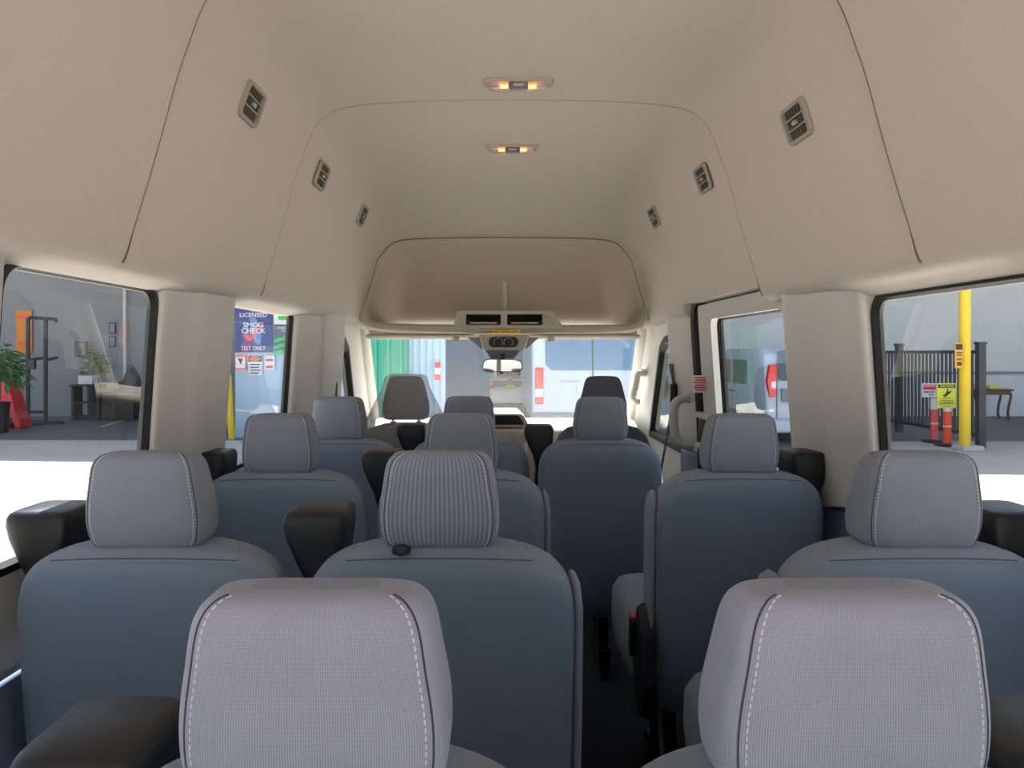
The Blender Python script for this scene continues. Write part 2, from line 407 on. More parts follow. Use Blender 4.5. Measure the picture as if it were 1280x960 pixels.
# ================================================================== HEADLINER FITTINGS
def prof_at(d, zr, side):
    pts = prof(d, side); best = min(range(3, len(pts) - 4), key=lambda i: abs(pts[i][2] - E - zr) + (0 if pts[i][2] < E + .84 else 9))
    a, c = Vector(pts[best - 1]), Vector(pts[best + 1]); p = Vector(pts[best])
    t = (a - c).normalized()
    nrm = t.cross(Vector((0, 1, 0))).normalized()
    if nrm.x * side > 0: nrm = -nrm
    return p, t, nrm
mat('fin', rgb(112, 105, 94), .6)
mat('vent_frame', rgb(172, 163, 146), .6)
def make_vent():
    root = thing('air_vent', 'x', 'air vent', group='headliner air vents')
    outer = rrect(-.074, -.052, .074, .052, .020); inner = rrect(-.060, -.040, .060, .040, .012)
    m = MB()
    m.loft([[(u, v, 0) for u, v in outer], [(u * .97, v * .96, .009) for u, v in outer], [(u, v, .009) for u, v in inner], [(u * .97, v * .97, -.0) for u, v in inner]], cap=False)
    m.build('bezel', MATS['vent_frame'], root)
    m = MB(); m.poly([inner], lambda u, v: (u, v, .0012)); m.build('duct', M_dark, root)
    for v in (-.014, .014):
        m = MB(); m.box((0, v, .007), (.12, .004, .006)); sl = m.build('slat', MATS['vent_frame'], root)
    for k in range(6):
        m = MB(); m.box((-.048 + k * .0192, 0, .0025), (.0035, .078, .003)); m.build('fin', MATS['fin'], root)
    m = MB(); m.box((0, 0, .008), (.022, .012, .009)); m.build('thumb_tab', M_cons, root, bevel=.002)
    return root
vent0 = make_vent()
vlab = {(-1, 0): 'square louvred air vent on left headliner wall, nearest of three on that side',
        (-1, 1): 'square louvred air vent on left headliner wall, middle one of that side',
        (-1, 2): 'small-looking louvred air vent on left headliner wall, farthest toward windscreen',
        (1, 0): 'square louvred air vent on right headliner wall, nearest of three on that side',
        (1, 1): 'square louvred air vent on right headliner wall, middle one of that side',
        (1, 2): 'small-looking louvred air vent on right headliner wall, farthest toward windscreen'}
first = True
for side, lst in ((-1, ((2.085, .68), (2.93, .685), (3.79, .685))), (1, ((2.03, .625), (2.89, .655), (3.74, .66)))):
    for k, (d, z) in enumerate(lst):
        v = vent0 if first else copy_tree(vent0); first = False
        p, t, nr = prof_at(d, z, side)
        u = t.cross(nr).normalized()
        mw = Matrix((u, t, nr)).transposed().to_4x4(); mw.translation = p + nr * .001
        v.rotation_euler = mw.to_euler(); v.location = mw.translation
        v['label'] = vlab[(side, k)]

def make_lamp():
    root = thing('dome_light', 'x', 'ceiling light', group='dome lights on the headliner')
    m = MB(); o1 = rrect(-.114, -.042, .114, .042, .028); i1 = rrect(-.10, -.031, .10, .031, .022)
    m.loft([[(u, v, .002) for u, v in o1], [(u, v, -.005) for u, v in o1], [(u * .97, v * .95, -.009) for u, v in o1], [(u, v, -.008) for u, v in i1], [(u, v, -.002) for u, v in i1]], cap=False)
    m.build('bezel', M_cons, root)
    m = MB(); m.poly([i1], lambda u, v: (u, v, -.003)); m.build('reflector', MATS['reflector'], root)
    for sx in (-1, 1):
        m = MB(); m.tube([(sx * .020, .008, -.011), (sx * .060, .008, -.011)], .0065, 8); m.build('bulb', MATS['bulb'], root)
    m = MB()
    m.loft([[(u * s_, v * s_, z) for u, v in i1] for s_, z in ((1, -.006), (.985, -.013), (.93, -.019), (.75, -.023), (.3, -.024))])
    m.build('lens', MATS['lens'], root)
    m = MB(); m.box((0, -.018, -.018), (.064, .030, .018)); s1 = m.build('switch', MATS['switch'], root, bevel=.004)
    m = MB(); m.box((0, -.034, -.019), (.034, .004, .010)); m.build('rocker', M_cons, s1, bevel=.002)
    return root
mat('reflector', rgb(235, 225, 215), .3)
mat('switch', rgb(120, 120, 125), .5)
emit('bulb', (1, .34, .11, 1), 1.7)
glass('lens', (.95, .88, .82), .06, .4, haze=.25)
l0 = make_lamp(); l0.location = (CX + .017, 2.47, E + .8765); l0['label'] = 'oblong lit dome light on headliner, nearer and larger of the two'
l1 = copy_tree(l0); l1.location = (CX + .017, 3.24, E + .874); l1['label'] = 'oblong lit dome light on headliner, beyond the cross seam toward windscreen'

# ================================================================== OVERHEAD SHELF, CONSOLE, MIRROR, VISORS
shelf = thing('overhead_shelf', 'beige overhead storage shelf above windscreen with twin cubbies and control knobs', 'overhead shelf', (CX, 4.6, E))
def L(px, py, d):
    p = P(px, py, d); return Vector((p.x - CX, p.y - 4.6, p.z - E))
path = [(452, 380), (455, 396), (466, 407), (520, 410), (632, 411), (744, 411), (792, 409), (804, 399), (807, 384)]
path = catmull([tuple(L(a, c, 4.58)) for a, c in path], 5)
m = MB(); rings = []
for i, p in enumerate(path):
    t = (path[min(i + 1, len(path) - 1)] - path[max(i - 1, 0)]).normalized(); nn = Vector((-t.z, 0, t.x))
    rings.append([p + nn * a + Vector((0, y, 0)) for a, y in ((-.024, .0), (-.026, .03), (-.02, .06), (.022, .06), (.026, .03), (.024, 0), (.012, -.012), (-.012, -.012))])
m.loft(rings); m.build('rail', M_cons, shelf)
m = MB(); m.box((0, .33, .145), (1.68, .60, .012)); m.build('tray', M_cons, shelf)
# centre box with two cubbies
def LL(px, py, d=4.55): p = L(px, py, d); return (p.x, p.z)
box = round_poly([LL(566, 411), LL(706, 411), LL(690, 388.5), LL(571, 388.5)][::1], .018)
hA = rrect(LL(582.5, 0)[0], LL(0, 406.5)[1], LL(626, 0)[0], LL(0, 393)[1], .008); hB = rrect(LL(634, 0)[0], LL(0, 406.5)[1], LL(678, 0)[0], LL(0, 393)[1], .008)
m = MB(); m.poly([box, hA, hB], lambda u, v: (u, -.05, v))
con = m.build('console_box', M_cons, shelf, solid=.02, bevel=.004, off=0)
m = MB(); m.loft([[(u, y, v) for u, v in box] for y in (-.045, .30)], cap=False); m.build('console_body', M_cons, shelf)
for h in (hA, hB):
    m = MB(); m.loft([[(u, y, v) for u, v in h] for y in (-.05, .16)], cap=False); m.poly([h], lambda u, v: (u, .16, v))
    cb = m.build('cubby', M_dark, shelf)
    x0, x1 = min(u for u, v in h), max(u for u, v in h); z0 = min(v for u, v in h)
    m = MB(); m.box(((x0 + x1) / 2, -.02, z0 + .014), (x1 - x0 - .02, .012, .012)); m.build('cubby_bar', M_cons, cb)
    for xx in (x0 + .014, x1 - .014):
        m = MB(); m.box((xx, -.03, z0 + .018), (.018, .02, .024)); m.build('cubby_clip', M_dmetal, cb, bevel=.003)
m = MB(); m.box(tuple(L(631, 371, 4.75)), (.035, .06, .20)); m.build('support_post', M_cons, shelf, bevel=.008)
# switch pod hanging below
pod = round_poly([LL(598, 418.2, 4.5), LL(662, 418.2, 4.5), LL(655, 437.5, 4.5), LL(605, 437.5, 4.5)], .012)
m = MB(); m.loft([[(u, y, v) for u, v in pod] for y in (-.11, .14)]); pd = m.build('control_pod', M_cons, shelf, bevel=.006)
ov = rrect(LL(611, 0, 4.48)[0], LL(0, 434, 4.48)[1], LL(648, 0, 4.48)[0], LL(0, 421, 4.48)[1], .0299)
m = MB(); m.loft([[(u, y, v) for u, v in ov] for y in (-.118, -.108)]); fp = m.build('control_face', M_black, pd, bevel=.002)
for px in (623, 635.5):
    p = L(px, 428, 4.48); m = MB(); m.cyl((p.x, -.117, p.z), (p.x, -.132, p.z), .020, 20); m.box((p.x, -.134, p.z), (.006, .01, .034))
    m.build('knob', M_black, pd, bevel=.002)
    m = MB(); m.tube([(p.x + .026 * math.cos(R(a)), -.1185, p.z + .026 * math.sin(R(a))) for a in range(-40, 221, 20)], .0012, 5); m.build('knob_scale', M_white, pd)
m = MB(); c = L(631.5, 414.6, 4.54); m.box((c.x, -.075, c.z), (.186, .004, .022)); sk = tag(m.build('warning_sticker', M_yel, shelf, smooth=False), 'yellow warning sticker with black print')
m = MB()
for k in range(14):
    if k in (4, 9): continue
    m.box((c.x - .075 + k * .0115, -.0775, c.z), (.008, .001, .005))
m.box((c.x - .085, -.0775, c.z), (.009, .001, .010)); m.build('sticker_print', M_black, sk, smooth=False)
for a, c2 in ((600, 584), (660, 674)):
    m = MB(); m.add([tuple(L(a, 421, 4.62)), tuple(L(c2, 422, 4.66)), tuple(L(a + (3 if a == 600 else -3), 437, 4.62)), tuple(L(a, 421, 4.72)), tuple(L(c2, 422, 4.76)), tuple(L(a + (3 if a == 600 else -3), 437, 4.72))],
        [(0, 1, 2), (3, 5, 4), (0, 3, 4, 1), (1, 4, 5, 2), (2, 5, 3, 0)]); m.build('bracket', MATS['switch'], shelf, smooth=False)
mir = thing('rearview_mirror', 'rounded rear-view mirror hanging below the overhead control pod', 'mirror', tuple(P(627, 440, 4.8)))
def LM(px, py, d=4.8): return P(px, py, d) - P(627, 440, 4.8)
m = MB(); hs = [(LM(606, 437).x, LM(606, 437).z), (LM(651, 437).x, LM(651, 437).z), (LM(643, 448.5).x, LM(643, 448.5).z), (LM(613, 448.5).x, LM(613, 448.5).z)]
m.loft([[(u, y, v) for u, v in hs] for y in (-.06, .06)]); m.build('mount_housing', MATS['switch'], mir, bevel=.008)
m = MB(); m.cyl(tuple(LM(628, 442)+Vector((0,-.07,0))), tuple(LM(628, 452) + Vector((0, -.06, 0))), .014, 10); m.build('stem', M_black, mir)
mo = round_poly([(LM(602.5, 463).x, LM(602, 461).z), (LM(608, 464.5).x, LM(608, 464.5).z), (LM(648, 464.5).x, LM(648, 464.5).z), (LM(652.5, 461).x, LM(652, 461).z), (LM(652, 452).x, LM(652, 452).z), (LM(644, 449).x, LM(644, 449).z), (LM(612, 448.5).x, LM(612, 448.5).z), (LM(605, 450).x, LM(605, 450).z)], .012)
m = MB(); m.loft([[(u * s_ + 0, y, (v + .085) * s_ - .085) for u, v in mo] for y, s_ in ((-.085, 1), (-.06, 1.0), (-.045, .85))]); m.build('mirror_shell', M_black, mir)
m = MB(); m.poly([[(u * .955, (v + .085) * .9 - .085) for u, v in mo]], lambda u, v: (u, -.0865, v)); m.build('mirror_face', M_mirror, mir, smooth=False)
m = MB(); m.box(tuple(LM(627, 465.5) + Vector((0, -.075, 0))), (.02, .02, .012)); m.build('dip_tab', M_black, mir)
for (a, c2, lab) in ((458, 597, 'beige sun visor folded up above the left part of windscreen'), (661, 800, 'beige sun visor folded up above the right part of windscreen')):
    v = thing('sun_visor', lab, 'sun visor', tuple(P((a + c2) / 2, 420.5, 5.0)), group='sun visors')
    w = (c2 - a) * 5.0 / F
    m = MB(); m.loft([[(x, y * k, z * k) for y, z in [(math.cos(R(t)) * .07, math.sin(R(t)) * .020) for t in range(0, 360, 30)]] for x, k in ((-w / 2, .4), (-w / 2 + .02, .9), (-w / 2 + .05, 1), (w / 2 - .05, 1), (w / 2 - .02, .9), (w / 2, .4))])
    m.build('panel', M_head, v)
    m = MB(); xx = (w / 2 - .14) * (1 if a < 600 else -1); m.box((xx, -.07, -.02), (.045, .03, .03)); m.build('pivot_clip', M_cons, v, bevel=.008)
# grab handles
def handle(name, lab, pts, r):
    h = thing(name, lab, 'grab handle', tuple(pts[0])); q = [Vector(p) - Vector(pts[0]) for p in pts]
    m = MB(); m.tube(catmull([tuple(p) for p in q], 5), r, 10); m.build('grip', M_trim, h)
    for e in (q[0], q[-1]):
        m = MB(); m.cyl(tuple(e), tuple(e + Vector((.03, 0, 0))), r * 1.25, 12); m.build('foot', M_trim, h)
handle('grab_handle', 'pale grab handle on the right B-pillar beside the front door', [P(858, 497, 3.88), P(846, 502, 3.88), P(842, 515, 3.88), P(843, 538, 3.88), P(848, 551, 3.88), P(858, 557, 3.88)], .023)
handle('grab_handle', 'pale grab handle on the right windscreen pillar', [P(802, 466, 5.16), P(797, 469, 5.12), P(795, 480, 5.12), P(791, 495, 5.18), P(794, 501, 5.28)], .021)
# seat belts on the B-pillars
def belt(lab, pts, w, tong):
    bb = thing('seat_belt', lab, 'seat belt', tuple(pts[0])); q = [Vector(p) - Vector(pts[0]) for p in pts]
    m = MB(); v = []
    for p in q: v += [p + Vector((0, -w, 0)), p + Vector((0, w, 0))]
    m.add(v, [(2 * i, 2 * i + 1, 2 * i + 3, 2 * i + 2) for i in range(len(q) - 1)]); m.build('webbing', M_seam, bb, solid=.002)
    m = MB(); m.box(tuple(Vector(tong) - Vector(pts[0])), (.04, .05, .11)); m.build('guide', M_black, bb, bevel=.014)
belt('grey seat belt with black guide on the right B-pillar', [P(838, 455, 4.12), P(843, 490, 4.1), P(834, 545, 4.25), P(826, 590, 4.3)], .022, P(842, 492, 4.08))
belt('seat belt with black guide on the left B-pillar', [P(424, 450, 4.15), P(417, 488, 4.1), P(418, 560, 4.12)], .022, P(417, 488, 4.07))
# red and white label
lb = thing('warning_label', 'small white label with red print on the sliding door frame', 'label', tuple(P(875.5, 480, 3.62)))
m = MB(); m.box((0, 0, 0), (.004, .075, .082), mtx=Matrix.Rotation(R(62), 4, 'Z')); m.build('sheet', M_white, lb, smooth=False)
m = MB()
for k in range(6):
    m.box((-.0028, 0, .030 - k * .0118), (.001, .062 - .012 * (k % 2), .007), mtx=Matrix.Rotation(R(62), 4, 'Z'))
m.build('print', M_red, lb, smooth=False)

# ================================================================== SEATS
HRL = [(1.022, .072, .030), (1.026, .090, .045), (1.036, .103, .053), (1.060, .1085, .056), (1.085, .1095, .055), (1.11, .1075, .0525), (1.14, .1025, .049), (1.165, .0985, .045), (1.180, .094, .041), (1.190, .087, .035), (1.196, .076, .026), (1.199, .052, .014)]
HRL = [tuple(p) for p in catmull(HRL, 4)]
NHR = 5.0
def hr_at(z): return interp(HRL, z)
def lean(z): return -.005 + (z - 1.05) * -.16      # headrest/back lean: top nearer the camera
SBL = [(.285, .225, .035), (.30, .235, .045), (.36, .243, .055), (.6, .250, .062), (.85, .252, .065), (.90, .250, .066), (.935, .245, .066), (.965, .234, .065), (.99, .214, .063), (1.008, .186, .060), (1.020, .150, .055), (1.028, .105, .045), (1.031, .05, .025)]
SBL = [tuple(p) for p in catmull(SBL, 3)]
def sb_y(z): return .000 + (1.0 - z) * .10
def head(parent, weavemat, dz=0.0):
    m = MB(); m.loft([ring(0, lean(z), z, a, b_, NHR, 56) for z, a, b_ in HRL])
    h = m.build('headrest', weavemat, parent, angle=80); h.location.z = dz
    uv = h.data.uv_layers.new(name='cloth'); N = 56; big = ring(0, 0, 0, .1095, .055, NHR, N)
    us = [0.0]
    for k in range(N): us.append(us[-1] + (Vector(big[(k + 1) % N]) - Vector(big[k])).length)
    vs_ = [0.0]
    for q0, q1 in zip(HRL, HRL[1:]): vs_.append(vs_[-1] + math.hypot(q1[0] - q0[0], q1[2] - q0[2]))
    for pl in h.data.polygons:
        js = [h.data.loops[li].vertex_index % N for li in pl.loop_indices]; wrap = 0 in js and N - 1 in js and len(js) == 4
        for li, j in zip(pl.loop_indices, js):
            i = h.data.loops[li].vertex_index // N
            uv.data[li].uv = (us[N] if (wrap and j == 0) else us[j], vs_[i])
    for sx in (-1, 1):
        def pt(z, u, out=.0):
            a, b_ = hr_at(z); return (sx * u * a, lean(z) - (b_ + out) * (1 - u ** NHR) ** (1 / NHR), z)
        path = [pt(1.030 + .1668 * q / 400, .845, .0004) for q in range(401)]; ln = [0]
        for q0, q1 in zip(path, path[1:]): ln.append(ln[-1] + (Vector(q1) - Vector(q0)).length)
        def at(t): return path[min(range(401), key=lambda q: abs(ln[q] - t))]
        m = MB(); z = 0
        while z < ln[-1] - .004:
            m.tube([at(z), at(z + .002), at(z + .004)], .0008, 5); z += .0066
        m.build('stitching', M_stitch, h)
        m = MB(); m.tube([pt(1.026 + .1705 * math.sin(k / 48 * math.pi / 2), .895, .0) for k in range(49)], .0010, 5); m.build('seam', M_seam, h)
    return h
def make_seat(side, aisle, weavemat=None, legs=(-.17, .17), armrest=True, recl=False, ws=1.0, dz=0.0, ax=.240, az=0.0):
    """side -1: window seat armrest on the left; +1 mirrored"""
    root = thing('passenger_seat', 'x', 'seat', group='rows of passenger seats')
    m = MB(); m.loft([ring(0, sb_y(z), z, a * ws, b_, 3.6, 48) for z, a, b_ in SBL]); sb = m.build('seatback', M_cloth, root, angle=80)
    m = MB()
    SP = [(.30, .222, .042), (.315, .231, .052), (.5, .240, .0665), (.8, .244, .0705), (.90, .243, .0715), (.935, .238, .0715), (.965, .229, .070), (.985, .210, .0675), (.998, .186, .0635), (1.005, .16, .058), (1.007, .13, .045)]
    m.loft([ring(0, sb_y(z) - .002, z, a * ws, b_, 4.2, 48) for z, a, b_ in SP])
    m.build('back_panel', M_vinyl, root, angle=80)
    # sewn seams on the top of the backrest
    m = MB(); pts = []
    for k in range(25):
        x = (-.17 + .34 * k / 24) * ws; z = 1.0105 - 0.007 * abs(x / .17) ** 3
        a, b_ = interp(SBL, z); a *= ws; pts.append((x, sb_y(z) - b_ * max(0, 1 - abs(x / a) ** 3.6) ** (1 / 3.6) - .0005, z))
    m.tube(pts, .0009, 5); m.build('seam', M_seam, sb)
    for sx in (-1, 1) if ws == 1.0 else ():
        m = MB(); pts = []
        for k in range(10):
            t = k / 9; y = -.045 + .085 * t; x = sx * (.170 - .03 * t)
            zz = 1.031
            for z, a, b_ in reversed(SBL):
                if abs(x / a) < 1 and abs(y) <= b_ and abs(x / a) ** 3.6 + abs(y / b_) ** 3.6 <= 1.0: zz = z; break
            pts.append((x, sb_y(zz) + y, zz + .001))
        m.tube(pts, .0009, 5); m.build('seam', M_seam, sb)
    head(root, weavemat or M_weave, dz)
    for sx in (-1, 1):
        m = MB(); m.cyl((sx * .055, -.005, 1.0), (sx * .055, -.008, 1.04), .006, 10); m.build('headrest_post', M_metal, root)
        m = MB(); m.cyl((sx * .055, -.005, 1.018), (sx * .055, -.005, 1.031), .014, 14); m.build('post_collar', M_black, root, bevel=.003)
    # cushion
    cw, cs = (.282, -side * .028) if side > 0 and ws == 1.0 else (.252 * ws, 0)
    m = MB(); m.loft([ring(cs, .31, z, a * cw, b_, 5, 40) for z, a, b_ in ((.34, .89, .24), (.36, .97, .255), (.45, 1, .262), (.53, .99, .26), (.56, .93, .245), (.572, .75, .21), (.575, .47, .13))])
    m.build('cushion', M_cloth, root, angle=80)
    # folded armrest beside the top of the back
    if armrest:
        m = MB(); AL = [(.60, .256, .014, .04), (.84, .244, .017, .052), (.90, .234, .024, .058), (.95, .234, .036, .064), (.985, .239, .048, .067), (1.02, .244, .058, .069), (1.045, .246, .062, .069), (1.060, .246, .062, .068), (1.069, .245, .058, .065), (1.074, .244, .050, .058)]
        m.loft([ring(side * (c_ - .240 + ax), .095, z + az, a, b_, 7, 32) for z, c_, a, b_ in AL])
        ar = m.build('armrest', M_black, root, angle=50)
        m = MB(); m.cyl((side * .235, .10, .62), (side * .272, .10, .62), .035, 16); m.build('pivot', M_black, ar)
    if aisle:
        m = MB(); m.loft([ring(-side * x, y, z, a, b_, 3, 20) for z, x, y, a, b_ in ((.42, .250, .06, .006, .03), (.45, .254, .06, .009, .05), (.7, .256, .045, .010, .055), (.90, .256, .03, .010, .055), (.945, .252, .025, .009, .045), (.962, .248, .022, .005, .02))])
        m.build('side_bolster', M_cloth, root, angle=80)
    if recl:
        m = MB(); pf = [(.085 * math.cos(R(t)) * (1.0 if math.sin(R(t)) < 0 else .75), .175 * math.sin(R(t))) for t in range(0, 360, 15)]
        m.loft([[(-side * x, .05 + u * k, .44 + v * k) for u, v in pf] for x, k in ((.245, 1), (.275, 1), (.288, .93), (.292, .7))])
        m.build('recliner_cover', M_black, root, angle=40)
        rot = Matrix.Translation((-side * .295, .09, .50)) @ Matrix.Rotation(R(12), 4, 'X')
        m = MB(); m.box((0, 0, 0), (.025, .045, .12), mtx=rot); bk = m.build('belt_buckle', M_black, root, bevel=.006)
        m = MB(); m.box((0, 0, .064), (.022, .03, .014), mtx=rot); m.build('release_button', M_red, bk, bevel=.003)
    # legs on the floor
    for x in legs:
        m = MB()
        m.loft([[(x + dx, y, z) for y, z in ((.10, 0.0), (.46, 0.0), (.46, .03), (.36, .05), (.34, .34), (.14, .34), (.12, .05), (.10, .03))] for dx in (-.02, .02)])
        lg = m.build('leg', M_dmetal, root, smooth=False, bevel=.006)
        m = MB(); m.tube([(x - .03, .08, .05), (x - .03, .14, .2), (x - .03, .18, .33)], .009, 8); m.build('release_rod', M_metal, lg)
        m = MB(); m.box((x, .11, .10), (.05, .06, .07)); m.build('latch', M_dmetal, lg, bevel=.008)
    m = MB(); m.box((0, .29, .33), (.44, .36, .03)); m.build('seat_pan', M_dmetal, root, bevel=.006)
    return root

S_win = make_seat(-1, False)
S_ribs = make_seat(-1, True, M_ribs)
m = MB(); m.loft([ring(-.066, -.066 + .002, z, a, b_, 2.5, 16) for z, a, b_ in ((1.018, .008, .008), (1.021, .016, .011), (1.030, .017, .011), (1.035, .010, .008))]); m.build('release_button', M_black, S_ribs)
S_mid = make_seat(-1, True)
S_right = make_seat(1, True, recl=True, ax=.230)
S_near = make_seat(-1, False, M_weave_lit, ws=.83, dz=-.010, ax=.232, az=-.06); S_nearR = make_seat(1, False, M_weave_lit, ws=.83, dz=-.010, ax=.232, az=-.06)
S_r2 = make_seat(-1, False, legs=(.035,))
m = MB(); m.cyl((.16, .0, .335), (.16, -.055, .335), .012, 12); m.build('latch_pin', M_metal, S_r2)
D5, D4, D3, D2 = .655, 1.42, 2.27, 3.12
seats = [
 (S_win, True, -.632, D4, 'grey passenger seat at left window, second row from the camera, black armrest beside it'),
 (S_ribs, True, -.100, D4, 'passenger seat with boldly ribbed headrest, left of aisle behind the nearest headrest'),
 (S_right, True, .775, D4, 'single passenger seat at right window, second row from camera, behind nearest right headrest'),
 (S_win, False, -.632, D3, 'grey passenger seat at left window, third row from the camera below the sign outside'),
 (S_mid, True, -.098, D3, 'grey passenger seat left of aisle, third row, just ahead of the ribbed headrest seat'),
 (S_right, False, .726, D3, 'tall-looking single passenger seat on the right beside the sliding door window'),
 (S_win, False, -.632, D2, 'passenger seat at the left wall behind the driver, fourth row from the camera'),
 (S_win, False, -.105, D2 + .03, 'passenger seat in the middle of the fourth row from the camera, below the mirror'),
 (S_r2, True, .430, D2 - .02, 'passenger seat at right end of fourth row, dark backrest facing the aisle floor'),
 (S_near, True, -.146, D5, 'passenger seat nearest the camera left of aisle, largest headrest with white stitching'),
 (S_nearR, True, .290, D5, 'passenger seat nearest the camera right of aisle, large headrest with white stitching'),
]
for src, isfirst, x, d, lab in seats:
    o = src if isfirst else copy_tree(src)
    o.location = (x, d, 0); o['label'] = lab
# front seats
def make_front():
    root = thing('front_seat', 'x', 'seat', group='front seats')
    m = MB(); m.loft([ring(0, (1.0 - z) * .10, z, a, b_, 3.2, 40) for z, a, b_ in ((.36, .23, .05), (.5, .26, .07), (.75, .27, .07), (.86, .265, .068), (.93, .235, .062), (.97, .19, .055), (.99, .12, .04), (.995, .05, .02))])
    m.build('seatback', M_clothd, root, angle=80)
    HL = [(1.015, .10, .03), (1.025, .120, .045), (1.06, .128, .05), (1.10, .126, .05), (1.16, .112, .045), (1.215, .098, .04), (1.238, .088, .032), (1.248, .07, .02), (1.251, .03, .01)]
    m = MB(); m.loft([ring(0, -.02, z, a, b_, 4.5, 40) for z, a, b_ in HL]); m.build('headrest', M_clothd, root, angle=80)
    for sx in (-1, 1):
        m = MB(); m.cyl((sx * .07, -.015, .96), (sx * .07, -.02, 1.04), .006, 8); m.build('headrest_post', M_metal, root)
        m = MB(); m.cyl((sx * .07, -.012, .985), (sx * .07, -.014, 1.002), .016, 12); m.build('post_collar', M_black, root)
    m = MB(); m.loft([ring(0, .30, z, a, b_, 5, 40) for z, a, b_ in ((.30, .22, .24), (.36, .25, .26), (.46, .25, .26), (.48, .2, .22))]); m.build('cushion', M_clothd, root, angle=80)
    m = MB(); m.box((0, .28, .15), (.40, .40, .30)); m.build('pedestal', M_black, root, bevel=.02)
    return root
fs = make_front(); fs.location = (-.48, 4.14, 0); fs['label'] = 'driver seat with headrest under clear plastic film, by the left windscreen'
fs2 = copy_tree(fs); fs2.location = (.585, 4.12, 0); fs2['label'] = 'front passenger seat by right windscreen, headrest peeking above the one behind it'
# plastic film over the driver's headrest
def film():
    rings = []
    for z, a, b_, w in ((1.262, .05, .02, 0), (1.258, .095, .04, .002), (1.245, .112, .055, .003), (1.19, .130, .066, .005), (1.12, .158, .074, .007), (1.05, .190, .082, .009), (.99, .228, .092, .010), (.92, .275, .100, .010), (.80, .285, .102, .008)):
        r_ = ring(0, -.01, z, a, b_, 3, 72)
        rings.append([(x + w * math.sin(7 * k * .0873 + z * 30), y + w * math.cos(11 * k * .0873 + z * 22), zz) for k, (x, y, zz) in enumerate(r_)])
    m = MB(); m.loft(rings); return m
fc = film().build('plastic_cover', G_film, angle=80); fc.location = (-.48, 4.14, 0)
tag(fc, 'clear crinkled plastic film draped over the driver headrest', 'plastic cover')

# ================================================================== OUTSIDE
M_conc = mat('concrete', rgb(203, 195, 184), .9, noise=.22, nscale=.7, bump=.3, bscale=30)
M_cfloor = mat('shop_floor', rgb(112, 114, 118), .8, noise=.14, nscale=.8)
M_wallr = mat('painted_wall_right', rgb(214, 220, 224), .8, noise=.03, nscale=2)
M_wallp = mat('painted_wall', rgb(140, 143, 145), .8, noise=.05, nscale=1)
M_pier = mat('blue_white_wall', rgb(190, 212, 235), .8, noise=.03, nscale=2)
M_roof = mat('roof_under', rgb(150, 152, 155), .9)
M_green = mat('green_paint', rgb(10, 140, 118), .5, noise=.08, nscale=2)
M_corr = mat('shutter_grey', rgb(120, 128, 126), .6)
M_dirt = mat('reddish_dirt', rgb(190, 150, 120), .95, noise=.25, nscale=6)
def sbox(name, c, size, mt, label=None, bevel=0):
    m = MB(); m.box(c, size); return struct(m.build(name, mt, smooth=False, bevel=bevel), label)
m = MB(); m.add([(-60, -40, GZ), (60, -40, GZ), (60, 60, GZ), (-60, 60, GZ)], [(0, 1, 2, 3)]); struct(m.build('ground', M_conc, smooth=False), 'pale concrete yard around the van')
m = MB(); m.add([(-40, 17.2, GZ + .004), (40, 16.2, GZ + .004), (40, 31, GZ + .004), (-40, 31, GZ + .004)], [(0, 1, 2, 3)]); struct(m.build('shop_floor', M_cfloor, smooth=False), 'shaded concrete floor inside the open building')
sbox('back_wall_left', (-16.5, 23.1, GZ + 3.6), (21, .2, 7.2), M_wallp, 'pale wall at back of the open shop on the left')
sbox('back_wall_right', (19, 23.1, GZ + 3.6), (26, .2, 7.2), M_wallr, 'pale wall at back of the open yard on the right')
sbox('far_wall', (0, 31, GZ + 3.6), (24, .2, 7.2), M_wallp, 'wall behind the parked vehicles ahead')
sbox('wall_rail', (19, 22.97, E + P(0, 466, 23).z - E), (20, .06, .08), M_wallp, 'thin rail along the back wall on the right')
# roof over the open building throws the yard's shade
m = MB(); rz = GZ + 6.2
m.add([(-40, 20.2, rz), (40, 12.9, rz), (40, 32, rz), (-40, 32, rz), (-40, 20.2, rz + .4), (40, 12.9, rz + .4), (40, 32, rz + .4), (-40, 32, rz + .4)], [(0, 3, 2, 1), (4, 5, 6, 7), (0, 1, 5, 4), (1, 2, 6, 5), (2, 3, 7, 6), (3, 0, 4, 7)])
struct(m.build('building_roof', M_roof, smooth=False), 'roof of the open building ahead')
# sign wall
x0 = P(294, 0, 17.3).x; x1 = P(470, 0, 17.3).x
sbox('sign_wall', ((x0 + x1) / 2, 17.5, GZ + 3.0), (x1 - x0, .4, 6.0), M_pier, 'pale blue wall carrying the smog check sign')
m = MB(); xs0, xs1 = P(245, 0, 20).x, P(296, 0, 20).x
for k in range(40): m.box(((xs0 + xs1) / 2, 20, GZ + .07 + k * .14), (xs1 - xs0, .05 + .04 * (k % 2), .13))
struct(m.build('roller_shutter', M_corr, smooth=False), 'grey ribbed shutter behind the yellow bollard')
